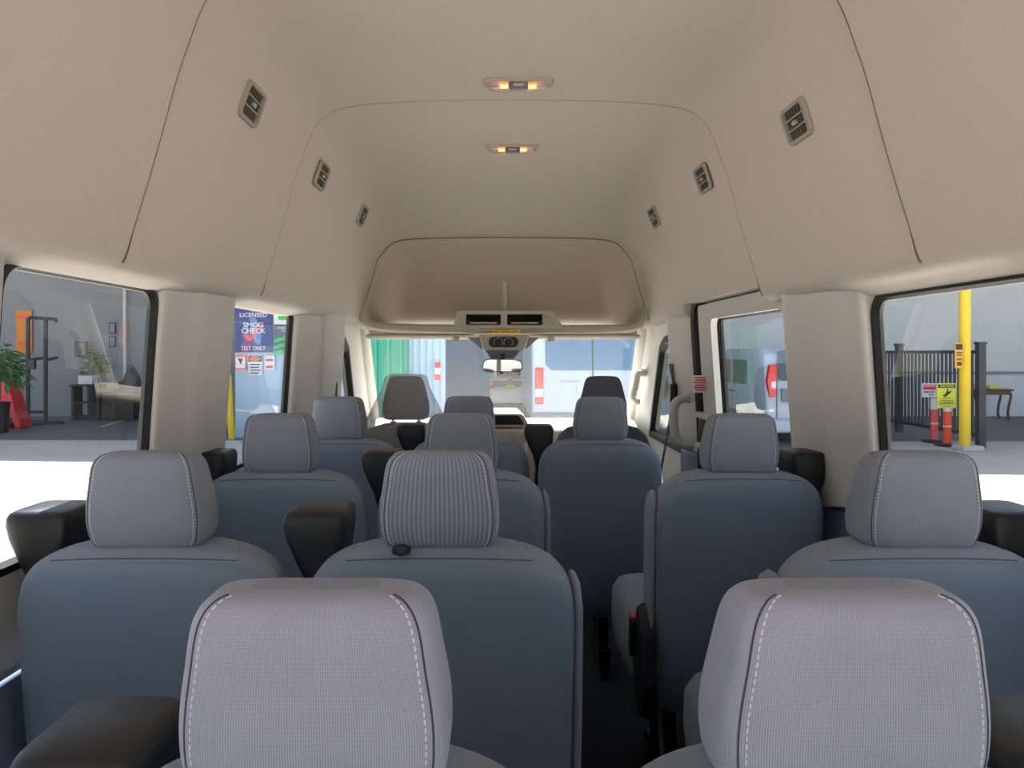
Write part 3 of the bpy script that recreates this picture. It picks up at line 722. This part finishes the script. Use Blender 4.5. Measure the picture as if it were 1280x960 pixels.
# green wall and blue-white wall ahead through the windscreen
m = MB(); gx0, gx1 = P(430, 0, 14).x, P(509, 0, 14).x
m.box(((gx0 + gx1) / 2, 14.2, GZ + 2.2), (gx1 - gx0, .3, 4.4))
for k in range(5): m.box((gx0 + (gx1 - gx0) * (k + .5) / 5, 14.02, GZ + 2.2), (.05, .06, 4.3))
struct(m.build('green_wall', M_green, smooth=False, bevel=.01), 'green painted wall seen through the windscreen on the left')
bx0, bx1 = P(505, 0, 15).x, P(556, 0, 15).x
m = MB(); m.box(((bx0 + bx1) / 2, 15.2, GZ + 2.6), (bx1 - bx0, .3, 5.2))
for k in range(6): m.box((bx0 + (bx1 - bx0) * (k + .5) / 6, 15.03, GZ + 2.6), (.04, .05, 5.2))
struct(m.build('panel_wall', M_pier, smooth=False, bevel=.01), 'pale blue ribbed wall beside the green wall')
sbox('dark_wall', (P(590, 0, 24).x, 24, GZ + 3), (3.2, .3, 6), mat('dark_grey_wall', rgb(140, 160, 190), .8), 'grey wall behind the truck ahead')
# small red white marker on panel wall
mk = thing('wall_marker', 'red and white striped marker panel on the wall ahead', 'sign', tuple(P(547, 464, 14.9)))
m = MB(); m.box((0, 0, 0), (.11, .02, .35)); m.build('plate', M_white, mk, smooth=False)
for dz in (-.12, .12):
    m = MB(); m.box((0, -.012, dz), (.11, .01, .11)); m.build('red_band', M_redl, mk, smooth=False)

# ---- signs on the sign wall
M_navy = mat('sign_navy', rgb(48, 62, 125), .5); M_ink = mat('sign_black', rgb(25, 25, 28), .5)
M_swhite = mat('sign_white', rgb(232, 234, 238), .5); M_sgreen = mat('sign_green', rgb(60, 200, 90), .5)
M_sgrey = mat('sign_slate', rgb(70, 92, 110), .5); M_syel = mat('sign_amber', rgb(228, 165, 40), .5); M_sor = mat('sign_orange', rgb(230, 120, 40), .5); M_sred = mat('sign_red', rgb(235, 40, 50), .5)
M_sfade = mat('sign_faded_blue', rgb(110, 140, 190), .5); M_spink = mat('sign_pink', rgb(235, 130, 135), .5)
SD = 17.24
def sign(name, lab, cat, px0, py0, px1, py1, d, mt, group=None):
    c = P((px0 + px1) / 2, (py0 + py1) / 2, d); k = d / F
    s_ = thing(name, lab, cat, tuple(c), group=group)
    m = MB(); m.box((0, 0, 0), ((px1 - px0) * k, .03, (py1 - py0) * k)); m.build('panel', mt, s_, smooth=False, bevel=.004)
    return s_, (lambda px, py: ((px - (px0 + px1) / 2) * k, -((py - (py0 + py1) / 2) * k)))
def lettering(s_, mp, txt, px, py, h, mt, width=None, bold=True, name='lettering'):
    k = abs(mp(1, 0)[0] - mp(0, 0)[0]); size = h * k / .70
    vs, fs_ = text_mb(txt, size, bold)
    w = max(v[0] for v in vs) - min(v[0] for v in vs)
    sx = (width * k / w) if width else 1
    x, z = mp(px, py)
    m = MB(); m.add([(v[0] * sx, v[1], v[2]) for v in vs], fs_, mtx=Matrix.Translation((x, -.019, z)) @ FACE)
    return m.build(name, mt, s_, smooth=False)
def patch(s_, mp, pts, mt, name, y=-.018):
    m = MB(); q = [mp(*p) for p in pts]; m.loft([[(u, yy, v) for u, v in q] for yy in (y, y + .006)])
    return m.build(name, mt, s_, smooth=False)
s_, mp = sign('wall_sign', 'large navy LICENSED SMOG CHECK TEST ONLY sign on pale wall', 'sign', 294, 382, 340.5, 440.5, SD, M_navy)
patch(s_, mp, [(312, 398), (319, 396), (323, 404), (329, 408), (327, 418), (326, 431), (319, 428), (314, 412)], M_sfade, 'state_outline', -.0165)
lettering(s_, mp, 'LICENSED', 317, 394, 5.2, M_swhite, 34)
lettering(s_, mp, 'SMOG', 317, 406.5, 6.2, M_swhite, 25)
lettering(s_, mp, 'CHECK', 317, 413.8, 6.2, M_swhite, 30)
lettering(s_, mp, 'TEST ONLY', 317, 435.5, 5.0, M_swhite, 31)
patch(s_, mp, [(303, 418), (308, 417.5), (313, 421), (322, 407), (330, 405), (318, 421), (313, 428.5)], M_sred, 'check_mark', -.0175)
s_, mp = sign('wall_sign', 'slate sign with three green diagonal stripes right of the navy sign', 'sign', 342.5, 406, 366, 441, SD, M_sgrey)
for k in range(3): patch(s_, mp, [(343, 424 + k * 8), (365, 418 + k * 8), (365, 422.5 + k * 8), (343, 428.5 + k * 8)], M_sgreen, 'stripe')
lettering(s_, mp, 'CHECK', 354, 410, 3.0, M_swhite, 15); lettering(s_, mp, 'TEST', 356, 414, 2.2, M_swhite, 9)
s_, mp = sign('wall_sign', 'white sign with green print above the striped slate sign', 'sign', 342.5, 393, 366, 405.5, SD, M_swhite)
patch(s_, mp, [(348, 395), (363, 395), (363, 400), (348, 400)], M_sgreen, 'green_print')
s_, mp = sign('wall_sign', 'small white camera notice with pink border under the navy sign', 'sign', 294, 444, 307.5, 462.5, SD, M_spink)
patch(s_, mp, [(295, 446.5), (306.5, 446.5), (306.5, 460), (295, 460)], M_swhite, 'notice_face'); patch(s_, mp, [(297.5, 448), (304, 448.5), (302.5, 452.5), (301.5, 456), (300, 452.5)], M_ink, 'camera_symbol', -.026)
s_, mp = sign('wall_sign', 'small white notice with orange oval heading, middle of the lower three', 'sign', 310.5, 444.5, 328, 469, SD, M_swhite)
patch(s_, mp, [(311, 445), (327.5, 445), (327.5, 452), (311, 452)], M_ink, 'heading'); patch(s_, mp, [(319 + 7.4 * math.cos(R(a)), 448.5 + 3 * math.sin(R(a))) for a in range(0, 360, 30)], M_sor, 'oval', -.026)
for k in range(4): patch(s_, mp, [(313, 455 + k * 3.5), (326 - (k % 2) * 2, 455 + k * 3.5), (326 - (k % 2) * 2, 456.4 + k * 3.5), (313, 456.4 + k * 3.5)], M_ink, 'text_line')
s_, mp = sign('wall_sign', 'small white notice with red text bands, right of the lower three', 'sign', 331, 444.5, 343.5, 462.5, SD, M_swhite)
for y in (448.5, 457): patch(s_, mp, [(332.5, y), (341.5, y), (341.5, y + 3), (332.5, y + 3)], M_sred, 'red_band')
# yellow bollard left
def at_ground(px, d): return (P(px, 0, d).x, d, GZ)
bo = thing('bollard', 'short yellow bollard before the ribbed shutter on the left', 'bollard', at_ground(290, 17.0))
m = MB(); h = 80 * 17 / F; m.tube([(0, 0, 0), (-.05, 0, h * .5), (-.09, 0, h)], .075, 14); m.build('post', M_yel, bo)
m = MB(); m.tube([(-.09, 0, h - .005), (-.092, 0, h + .03)], [.08, .04], 14); m.build('cap', M_yel, bo)

# ---- left shop things
def multi_tube(m, segs, r):
    for a, c in segs: m.cyl(a, c, r, 8)
pt = thing('pull_up_tower', 'black steel pull-up tower standing on the shop floor at left', 'exercise tower', at_ground(53, 20.6))
k = 20.6 / F
def TP(px, py, dy=0): return ((px - 53) * k, dy, (530 - py) * k)
for px in (35, 57):
    m = MB(); m.cyl(TP(px, 530), TP(px, 397), .055, 8); m.build('upright', M_fence, pt)
m = MB(); multi_tube(m, [(TP(31, 400, .1), TP(38, 397)), (TP(38, 397), TP(70, 399)), (TP(70, 399), TP(78, 402, -.3))], .045); m.build('pull_up_bar', M_fence, pt)
m = MB(); multi_tube(m, [(TP(35, 530, -.6), TP(35, 530, .6)), (TP(57, 530, -.6), TP(57, 530, .6)), (TP(30, 530), TP(80, 529))], .05); m.build('base_frame', M_fence, pt)
m = MB(); multi_tube(m, [(TP(35, 450), TP(57, 447)), (TP(28, 453, -.3), TP(35, 450)), (TP(57, 450), TP(82, 447, -.4)), (TP(35, 515), TP(57, 515))], .04); m.build('dip_bars', M_fence, pt)
m = MB(); m.box(TP(43, 455, -.1), (.2, .08, .28)); m.build('back_pad', M_black, pt, bevel=.02)
po = thing('wall_poster', 'orange poster on the left shop wall behind the pull-up tower', 'poster', tuple(P(30, 415, 22.95)))
m = MB(); m.box((0, 0, 0), (.48, .03, 1.3)); m.build('sheet', mat('orange_paper', rgb(222, 140, 60), .7, noise=.15, nscale=3), po, smooth=False)
for kx, dz in enumerate((.45, -.35)):
    m = MB(); m.box((0, -.02, dz), (.36, .01, .10)); m.build('printed_band', M_pinkor, po, smooth=False)
rs = thing('red_toy_slide', 'bright red curved plastic slide leaning on the wall at far left', 'slide', at_ground(16, 19.5))
k2 = 19.8 / F
pf = [(8, 474), (13, 472), (17, 478), (18, 488), (22, 494), (24, 502), (26, 514), (32, 523), (33, 534), (26, 535), (24, 528), (18, 528), (16, 535), (11, 534), (9, 520), (6, 505), (4, 490)]
m = MB(); m.loft([[((a - 16) * k2, y, (535 - c) * k2) for a, c in pf] for y in (-.25, .25)]); m.build('slide_body', mat('red_plastic', rgb(225, 45, 60), .4), rs, smooth=False, bevel=.03)
m = MB(); m.box(((20 - 16) * k2, -.26, (524 - 535) * -k2), (.10, .04, .14)); m.build('slot', M_black, rs, smooth=False)
# plant in black pot
M_leaf = mat('leaf', rgb(60, 110, 50), .5, noise=.3, nscale=5)
def plant(lab, px, d, pot_h, w, h, n, leaf):
    pl = thing('potted_plant', lab, 'plant', at_ground(px, d))
    m = MB(); m.loft([ring(0, 0, z, r_, r_, 2, 16) for z, r_ in ((0, .19), (pot_h * .9, .23), (pot_h, .25), (pot_h, .21), (pot_h - .05, .2))]); m.build('pot', M_black, pl)
    m = MB(); m.tube([(0, 0, pot_h - .05), (.03, 0, pot_h + h * .35)], .025, 6); m.build('stem', M_wood, pl)
    m = MB(); rnd = random.Random(px)
    for _ in range(n):
        a, e = rnd.uniform(0, 6.28), rnd.uniform(-.4, 1.3); rad = rnd.uniform(.3, 1.0)
        c = Vector((math.cos(a) * math.cos(e) * w * rad, math.sin(a) * math.cos(e) * w * .8 * rad, pot_h + h * .45 + math.sin(e) * h * .5 * rad))
        mtx = Matrix.Translation(c) @ Matrix.Rotation(a, 4, 'Z') @ Matrix.Rotation(rnd.uniform(-.3, 1.1), 4, 'Y')
        m.add([(0, 0, 0), (leaf * .45, leaf * .22, .02), (leaf, 0, -.03), (leaf * .45, -leaf * .22, .02)], [(0, 1, 2, 3)], mtx=mtx)
    m.build('foliage', M_leaf, pl, smooth=False, solid=.004)
plant('leafy green plant in a black pot at far left of the shop', -1, 18.3, .75, .55, 1.5, 260, .30)
# desk, chair and clutter
dk = thing('work_desk', 'dark desk by the shop wall with shelf underneath', 'desk', at_ground(112, 21.8)); kd = 21.8 / F
m = MB(); m.box((0, 0, 1.0), (.85, .6, .05)); m.build('desk_top', M_fence, dk, bevel=.01)
for sx in (-.36, .36):
    m = MB(); m.box((sx, 0, .5), (.06, .5, 1.0)); m.build('leg', M_fence, dk)
m = MB(); m.box((0, 0, .5), (.66, .45, .04)); m.build('shelf', M_fence, dk)
m = MB(); m.box((0, .1, .08), (.9, .5, .1)); m.build('foot', M_fence, dk)
def small_box(name, lab, cat, px, py, d, size, mt, extra=None):
    t = thing(name, lab, cat, tuple(P(px, py, d))); m = MB(); m.box((0, 0, size[2] / 2), size); m.build('body', mt, t, bevel=.015)
    if extra: extra(t)
    return t
def lid(t): m = MB(); m.box((0, -.17, .12), (.2, .02, .1)); m.build('front_panel', M_swhite, t)
small_box('printer', 'white box-like printer on the dark desk', 'printer', 110, 480.15, 21.7, (.40, .32, .25), M_white, lid)
small_box('monitor', 'dark square monitor on the wall above the desk', 'monitor', 101.5, 446, 22.7, (.38, .06, .45), M_black, lambda t: MB().box((0, -.035, .23), (.32, .01, .38)).build('screen', M_vglass, t) and None)
plant('bushy green plant standing behind the dark desk', 119, 22.5, 1.0, .30, 1.1, 150, .22)
sb2 = thing('storage_bench', 'dark low bench with clutter on it beside the desk', 'bench', at_ground(153, 21.8))
m = MB(); m.box((0, 0, .86), (.95, .6, .06)); m.build('bench_top', M_wood, sb2, bevel=.01)
m = MB(); m.box((0, 0, .42), (.85, .5, .8)); m.build('cabinet', M_fence, sb2, bevel=.01)
for sx in (-.25, .25):
    m = MB(); m.box((sx, -.26, .42), (.38, .02, .68)); m.build('door', M_dark, sb2, bevel=.005)
small_box('cardboard_box', 'brown cardboard box on the cluttered bench', 'box', 144, 486.1, 21.7, (.34, .28, .22), mat('cardboard', rgb(150, 120, 95), .9))
ch = thing('duffel_bag', 'black slumped bag piled on the right end of cluttered bench', 'bag', tuple(P(165, 486.0, 21.75)))
m = MB(); m.loft([ring(0, 0, z, a, b_, 2.4, 20) for z, a, b_ in ((0, .2, .2), (.05, .26, .24), (.25, .25, .22), (.45, .16, .16), (.6, .06, .06))]); m.build('bag_body', M_black, ch)
m = MB(); m.tube([(-.1, -.1, .5), (-.05, -.12, .66), (.06, -.12, .66), (.1, -.1, .5)], .02, 6); m.build('strap', M_black, ch)
for lab, px, py in (('upper small framed notice on the left shop wall', 140.5, 410), ('lower small framed notice on the left shop wall', 140.5, 427)):
    fr = thing('wall_frame', lab, 'frame', tuple(P(px, py, 22.96)), group='framed notices')
    m = MB(); m.box((0, 0, 0), (.20, .03, .34)); m.build('frame', M_black, fr, smooth=False)
    m = MB(); m.box((0, -.02, 0), (.15, .01, .28)); m.build('paper', M_wallp if py < 420 else M_corr, fr, smooth=False)
pp = thing('wall_pipe', 'pale vertical pipe on the left shop wall near the window edge', 'pipe', tuple(P(156, 523, 22.85)))
m = MB(); m.cyl((0, 0, 0), (0, 0, 4.5), .05, 10); m.build('pipe', M_trim, pp)
m = MB(); m.box((0, .05, 1.8), (.16, .08, .06)); m.build('bracket', M_metal, pp)
m = MB(); a, c = P(125, 535, 19.6), P(172, 513, 22.9); m.add([(a.x - .06, a.y, GZ + .012), (a.x + .06, a.y, GZ + .012), (c.x + .06, c.y - .3, GZ + .012), (c.x - .06, c.y - .3, GZ + .012)], [(0, 1, 2, 3)]); struct(m.build('floor_line', M_yel, smooth=False), 'painted yellow line on the shop floor')

# ---- right yard things
fx = 9.85
fe = thing('picket_fence', 'dark steel picket fence running back to the wall on the right', 'fence', (fx, 15.4, GZ))
FT, FB = 1.97, .22
n_p = 50
for kk in range(n_p):
    y = .12 + kk * .150
    m = MB(); m.box((0, y, (FT + FB) / 2), (.04, .04, FT - FB)); m.build('picket', M_fence, fe, smooth=False)
for z in (FT - .02, FB + .03):
    m = MB(); m.box((0, 3.8, z), (.05, 7.6, .07)); m.build('rail', M_fence, fe, smooth=False)
for y in (0, 3.1, 7.5):
    m = MB(); m.box((0, y, 1.06), (.14, .14, 2.12)); po_ = m.build('post', M_fence, fe, smooth=False)
    m = MB(); m.box((0, y, 2.13), (.17, .17, .05)); m.build('post_cap', M_fence, po_, smooth=False)
yp = thing('yellow_pole', 'tall yellow steel pole by the fence end on the right', 'pole', at_ground(1206, 15.1))
m = MB(); m.cyl((0, 0, 0), (0, 0, 5.9), .105, 16); m.build('shaft', M_yel, yp)
m = MB(); m.box((.06, 0, .05), (.42, .42, .10)); m.build('footing', M_conc, yp, bevel=.02)
s_, mp = sign('pole_sign', 'narrow orange and black sign on side of tall yellow pole', 'sign', 1193.5, 428.5, 1203, 460, 14.96, M_syel)
patch(s_, mp, [(1194.3, 430), (1202.3, 430), (1202.3, 437), (1194.3, 437)], M_ink, 'symbol_block')
for y in (440, 443, 448.5): patch(s_, mp, [(1195, y), (1201.8, y), (1201.8, y + 1.6), (1195, y + 1.6)], M_ink, 'text_line')
patch(s_, mp, [(1195.5, 452.5), (1201.5, 452.5), (1201.5, 457), (1195.5, 457)], M_ink, 'text_block')
def delineator(lab, px, py_b, d, mt):
    t = thing('delineator_post', lab, 'traffic post', at_ground(px, d), group='orange delineator posts')
    kk = d / F
    m = MB(); m.loft([ring(0, 0, z, r_, r_, 4, 12) for z, r_ in ((0, .21), (.04, .20), (.06, .09))]); m.build('base', M_tire, t)
    m = MB(); m.tube([(0, 0, .05), (0, 0, 1.0)], .078, 14); m.build('tube', mt, t)
    m = MB(); m.tube([(0, 0, .72), (0, 0, .96)], .082, 14); m.build('reflective_sleeve', M_swhite, t)
    m = MB(); m.tube([(0, 0, .40), (0, 0, .425)], .081, 14); m.build('reflective_ring', M_swhite, t)
    return t
delineator('faded pink-orange delineator post holding the red and white sign', 1167.5, 555, 16.4, M_pinkor)
delineator('bright orange delineator post holding the yellow caution sign', 1184, 557, 15.75, M_orange)
s_, mp = sign('post_sign', 'small white sign with red heading on the faded delineator post', 'sign', 1152.5, 479, 1170.5, 496.5, 16.29, M_swhite)
patch(s_, mp, [(1153.5, 480.5), (1169.5, 480.5), (1169.5, 482.5), (1153.5, 482.5)], M_spink, 'heading'); patch(s_, mp, [(1153.5, 483.2), (1169.5, 483.2), (1169.5, 487), (1153.5, 487)], M_sred, 'red_band')
lettering(s_, mp, 'EMPLOYEE', 1161, 490, 2.2, M_ink, 13); lettering(s_, mp, 'ONLY', 1163, 493.5, 2.0, M_ink, 6)
M_lime = mat('sign_lime', rgb(225, 232, 60), .5)
s_, mp = sign('post_sign', 'lime yellow CAUTION SLIPPERY sign on the bright orange post', 'sign', 1171, 479, 1194.5, 510, 15.65, M_lime)
patch(s_, mp, [(1172, 480.5), (1193.5, 480.5), (1193.5, 485), (1172, 485)], M_ink, 'heading_band')
lettering(s_, mp, 'CAUTION', 1182.7, 482.8, 3.0, M_lime, 17, name='caution_text').location.y = -.009
patch(s_, mp, [(1177, 494.5), (1181, 492.5), (1183, 488.5), (1185.5, 489.5), (1190, 487.5), (1186.5, 492), (1183.5, 494.5), (1180, 496.8), (1179.5, 495)], M_ink, 'falling_figure')
patch(s_, mp, [(1184 + 1.3 * math.cos(R(a)), 487.3 + 1.3 * math.sin(R(a))) for a in range(0, 360, 45)], M_ink, 'figure_head')
patch(s_, mp, [(1177, 497.5), (1188, 496.8), (1188, 497.6), (1177, 498.2)], M_ink, 'slip_line')
lettering(s_, mp, 'FLOOR MAY BE', 1182.7, 500.6, 1.7, M_ink, 17, False)
lettering(s_, mp, 'SLIPPERY', 1182.7, 504.2, 3.2, M_ink, 19)
lettering(s_, mp, 'WHEN WET', 1182.7, 508, 1.6, M_ink, 12, False)
tb = thing('side_table', 'brown wooden table with curved legs by the right back wall', 'table', at_ground(1235, 22.0)); kt = 22.0 / F
m = MB(); m.box((0, 0, .86), (48 * kt, .6, .05)); m.build('table_top', M_wood, tb, bevel=.01)
m = MB(); m.box((0, 0, .78), (43 * kt, .5, .12)); m.build('apron', M_wood, tb)
for sx in (-1, 1):
    for yy in (-.22, .22):
        m = MB(); x = sx * 20.5 * kt; m.tube(catmull([(x, yy, .8), (x + sx * .04, yy, .68), (x - sx * .03, yy, .35), (x - sx * .04, yy, .12), (x + sx * .03, yy, 0)], 4), .035, 8); m.build('leg', M_wood, tb)
small_box('folded_cloth', 'small lime-yellow folded cloth lying on the brown table', 'cloth', 1241.5, 485.85, 22.0, (.36, .25, .06), M_lime, lambda t: MB().box((0, 0, .07), (.30, .2, .03)).build('upper_fold', M_lime, t, bevel=.01) and None)
small_box('red_cushion', 'small red pad on left end of the brown table', 'box', 1215, 485.85, 22.0, (.22, .2, .12), M_pinkor, lambda t: MB().box((0, 0, .125), (.18, .16, .02)).build('pad_top', M_sred, t, bevel=.005) and None)

# ---- vehicles
def wheel(parent, x, y, z, r, w, sx):
    m = MB(); m.cyl((x - w / 2, y, z), (x + w / 2, y, z), r, 24); wl = m.build('wheel', M_tire, parent, bevel=.02)
    m = MB(); xx = x + sx * w / 2; m.cyl((xx - sx * .01, y, z), (xx + sx * .012, y, z), r * .6, 16); m.build('rim', M_metal, wl)
# big white van ahead, rear view
VD = 15.0
vx = P(741, 0, VD).x
van = thing('parked_van', 'white high-roof van parked ahead, seen from behind through the windscreen', 'van', (vx, VD, GZ))
M_mglass = mat('mirrored_vehicle_glass', rgb(104, 124, 146), .02, metal=1.0)
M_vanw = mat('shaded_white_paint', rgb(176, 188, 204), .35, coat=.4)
prof_v = [(0, .55), (-.0, 1.3), (.05, 2.0), (.115, 2.95), (.25, 3.1), (4.4, 3.1), (4.9, 2.4), (5.2, 1.6), (5.9, 1.3), (6.0, .55)]
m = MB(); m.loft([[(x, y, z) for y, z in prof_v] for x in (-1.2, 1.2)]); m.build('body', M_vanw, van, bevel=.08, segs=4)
def vp(px, py): p = P(px, py, VD - .02); return (p.x - vx, p.z - GZ)
for a, c in (((682, 420), (740, 463)), ((742, 420), (800, 463))):
    lo = vp(*( (a[0], c[1]) )); hi = vp(c[0], a[1])
    cut = .10 if a[0] < 700 else 0; cr = .10 if a[0] > 700 else 0
    pts = round_poly([(lo[0], lo[1] + cut + .02), (lo[0] + cut + .02, lo[1]), (hi[0] - cr - .02, lo[1]), (hi[0], lo[1] + cr + .02), (hi[0], hi[1] + .25), (lo[0], hi[1] + .25)], .015)
    m = MB(); m.loft([[(u, y + max(0, v - 1.3) * .0714, v) for u, v in pts] for y in (-.02, .03)]); m.build('rear_window', M_mglass, van, smooth=False)
m = MB(); m.box((0, .02, 1.75), (.014, .09, 2.2)); m.build('door_gap', M_dark, van, smooth=False)
for sx in (-1, 1):
    xc = sx * 1.0
    a, c = vp(669, 505), vp(679, 460); w = c[0] - a[0]
    xc = (a[0] + c[0]) / 2 if sx < 0 else -(a[0] + c[0]) / 2
    m = MB(); m.box((xc, -.02, (a[1] + c[1]) / 2), (w, .06, c[1] - a[1])); tl = m.build('tail_light', M_redl, van, bevel=.02)
    m = MB(); zc = vp(0, 491)[1]; m.box((xc, -.045, zc), (w * .96, .03, .16)); m.build('clear_lens', M_whl, tl, bevel=.01)
m = MB(); m.box((0, -.06, .62), (2.38, .18, .26)); m.build('bumper', M_corr, van, bevel=.04)
m = MB(); m.box((-.1, -.03, 1.22), (.42, .03, .16)); m.build('licence_plate', M_swhite, van, bevel=.01)
mpv = lambda px, py: vp(px, py)
lv = lettering(van, mpv, 'TRANSIT', 712, 477, 3.0, M_metal, 26); lv.location.y = .0
for sx in (-1.05, 1.05):
    for yy in (1.2, 4.9): wheel(van, sx, yy, .36, .36, .24, math.copysign(1, sx))
# small white van right
v2x = P(957.5, 0, 15.2).x
v2 = thing('parked_van', 'small white panel van with red tail light, seen through the sliding door window', 'van', (v2x, 15.2, GZ))
prof2 = [(0, .38), (-.03, .9), (.02, 1.3), (.12, 1.9), (.3, 2.02), (2.6, 2.02), (3.3, 1.88), (3.9, 1.35), (4.6, 1.15), (4.75, .7), (4.7, .38)]
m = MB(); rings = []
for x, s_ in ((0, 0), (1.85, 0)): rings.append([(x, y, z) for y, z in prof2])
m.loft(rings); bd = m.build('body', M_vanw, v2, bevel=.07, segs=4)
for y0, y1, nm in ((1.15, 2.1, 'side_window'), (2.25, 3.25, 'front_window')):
    pts = round_poly([(y0, 1.25), (y1, 1.25), (y1 - (.0 if nm == 'side_window' else .35), 1.78), (y0, 1.78)], .06)
    m = MB(); m.loft([[(x, y, z) for y, z in pts] for x in (-.012, .01)]); m.build(nm, M_vglass, v2, smooth=False)
for y in (2.17, 3.3, 1.1):
    m = MB(); m.box((-.002, y, 1.1), (.01, .012, 1.3)); m.build('door_gap', M_corr, v2, smooth=False)
for y in (2.05, 2.3):
    m = MB(); m.box((-.02, y, 1.08), (.03, .14, .05)); m.build('door_handle', M_black, v2, bevel=.01)
m = MB(); m.box((-.015, 2.4, .62), (.03, 1.9, .10)); m.build('side_moulding', M_black, v2, bevel=.01)
k15 = 15.2 / F
def v2p(px, py): p = P(px, py, 15.15); return (p.x - v2x, p.z - GZ)
a, c = v2p(960, 497), v2p(970.5, 456)
pts = round_poly([(a[0] + .03, a[1]), (c[0] - .01, a[1] + .03), (c[0], c[1]), (a[0] + .03, c[1]), (a[0] - .02, (a[1] + c[1]) / 2)], .03)
m = MB(); m.loft([[(u, y, v) for u, v in pts] for y in (-.08, .05)]); tl = m.build('tail_light', M_redl, v2, bevel=.01)
q = v2p(966.5, 481); m = MB(); m.box((q[0], -.075, q[1]), (.10, .03, .14)); m.build('clear_lens', M_whl, tl, bevel=.02)
m = MB(); m.loft([[(1.85 - u, y, v) for u, v in pts] for y in (-.08, .05)]); m.build('tail_light', M_redl, v2, bevel=.01)
lo, hi = v2p(974.5, 476), v2p(1020, 438)
m = MB(); pts = rrect(lo[0], lo[1], hi[0], hi[1], .06); m.loft([[(u, y + (v - 1.3) * .12 - .02, v) for u, v in pts] for y in (-.02, .04)]); m.build('rear_window', M_vglass, v2, smooth=False)
lo, hi = v2p(977, 503), v2p(1000, 486)
m = MB(); pts = rrect(lo[0], lo[1], hi[0], hi[1], .03); m.loft([[(u, y, v) for u, v in pts] for y in (-.06, .0)]); m.build('plate_recess', M_corr, v2, smooth=False)
m = MB(); m.box((v2p(971.5, 0)[0], -.035, 1.1), (.012, .03, 1.3)); m.build('door_gap', M_corr, v2, smooth=False)
m = MB(); m.box((.925, -.05, .48), (1.86, .16, .28)); m.build('bumper', M_vanw, v2, bevel=.05)
wheel(v2, .08, .95, .33, .33, .2, -1); wheel(v2, .08, 3.9, .33, .33, .2, -1); wheel(v2, 1.77, .95, .33, .33, .2, 1); wheel(v2, 1.77, 3.9, .33, .33, .2, 1)
m = MB(); m.cyl((-.004, .95, .36), (.03, .95, .36), .43, 24); m.build('wheel_arch', M_dark, v2, smooth=False)
# truck ahead, centre
tx = P(637, 0, 22).x
tk = thing('parked_truck', 'pale truck parked farther ahead, below the rear-view mirror', 'truck', (tx, 21.5, GZ)); kk = 22 / F
def tz(py): return P(0, py, 21.5).z - GZ
m = MB(); m.box((0, 1.6, tz(490)), (1.15, 3.2, tz(476) - tz(507))); m.build('cargo_bed', M_white, tk, bevel=.06)
m = MB(); m.loft([[(x * s_, y, z) for x in (-.5, .5) for y in ((2.0, 3.6) if x < 0 else (3.6, 2.0))] for z, s_ in ((tz(478), 1), (tz(464), .85), (tz(461), .78))]); m.build('cab', M_white, tk, bevel=.04)
m = MB(); m.box((0, 1.98, tz(470)), (.74, .05, .26)); m.build('cab_window', M_vglass, tk, smooth=False)
m = MB(); m.box((0, -.02, tz(479.5)), (1.14, .06, .17)); m.build('tailgate_band', M_corr, tk, smooth=False)
for sx in (-1, 1):
    m = MB(); m.box((sx * .52, -.04, tz(481)), (.10, .06, .2)); m.build('tail_light', M_redl, tk, bevel=.01)
m = MB(); m.box((0, -.055, tz(475)), (.14, .04, .05)); m.build('brake_light', M_redl, tk)
m = MB(); m.box((0, -.06, tz(483)), (.26, .02, .09)); m.build('licence_plate', M_yel, tk, smooth=False)
m = MB(); m.box((0, -.06, tz(508)), (1.2, .14, .18)); m.build('bumper', M_fence, tk, bevel=.02)
for sx in (-.5, .5):
    for yy in (.8, 2.8): wheel(tk, sx, yy, .32, .32, .2, math.copysign(1, sx))

# ================================================================== LIGHT AND CAMERA
w = bpy.data.worlds.new('World'); scn.world = w; w.use_nodes = True
nt = w.node_tree; bg = nt.nodes['Background']
sky = nt.nodes.new('ShaderNodeTexSky'); sky.sky_type = 'NISHITA'; sky.sun_disc = False
sky.sun_elevation = R(60); sky.sun_rotation = R(0); sky.air_density = 1.0; sky.dust_density = 1.0
hs = nt.nodes.new('ShaderNodeHueSaturation'); hs.inputs['Saturation'].default_value = .6
nt.links.new(sky.outputs['Color'], hs.inputs['Color']); nt.links.new(hs.outputs['Color'], bg.inputs['Color']); bg.inputs['Strength'].default_value = .15
sl = bpy.data.lights.new('sun', 'SUN'); sl.energy = 11; sl.angle = R(.6); sl.color = (1, .97, .93)
so = bpy.data.objects.new('sun', sl); COL.objects.link(so)
dirv = Vector((.10, -.50, -.86)); so.rotation_euler = dirv.to_track_quat('-Z', 'Y').to_euler(); so.location = (0, 10, 20)

cam = bpy.data.cameras.new('camera'); co = bpy.data.objects.new('camera', cam); COL.objects.link(co)
co.location = (0, 0, E); co.rotation_euler = (R(90), 0, 0)
cam.sensor_width = 36; cam.lens = 36 * F / 1280; cam.clip_start = .02
cam.shift_x = 22 / 1280; cam.shift_y = -40 / 1280
scn.camera = co
scn.view_settings.view_transform = 'Standard'; scn.view_settings.look = 'None'
scn.view_settings.exposure = 1.36; scn.view_settings.gamma = 1; scn.view_settings.use_curve_mapping = False
scn.cycles.use_denoising = True
scn.cycles.max_bounces = 10; scn.cycles.diffuse_bounces = 6; scn.cycles.transparent_max_bounces = 12
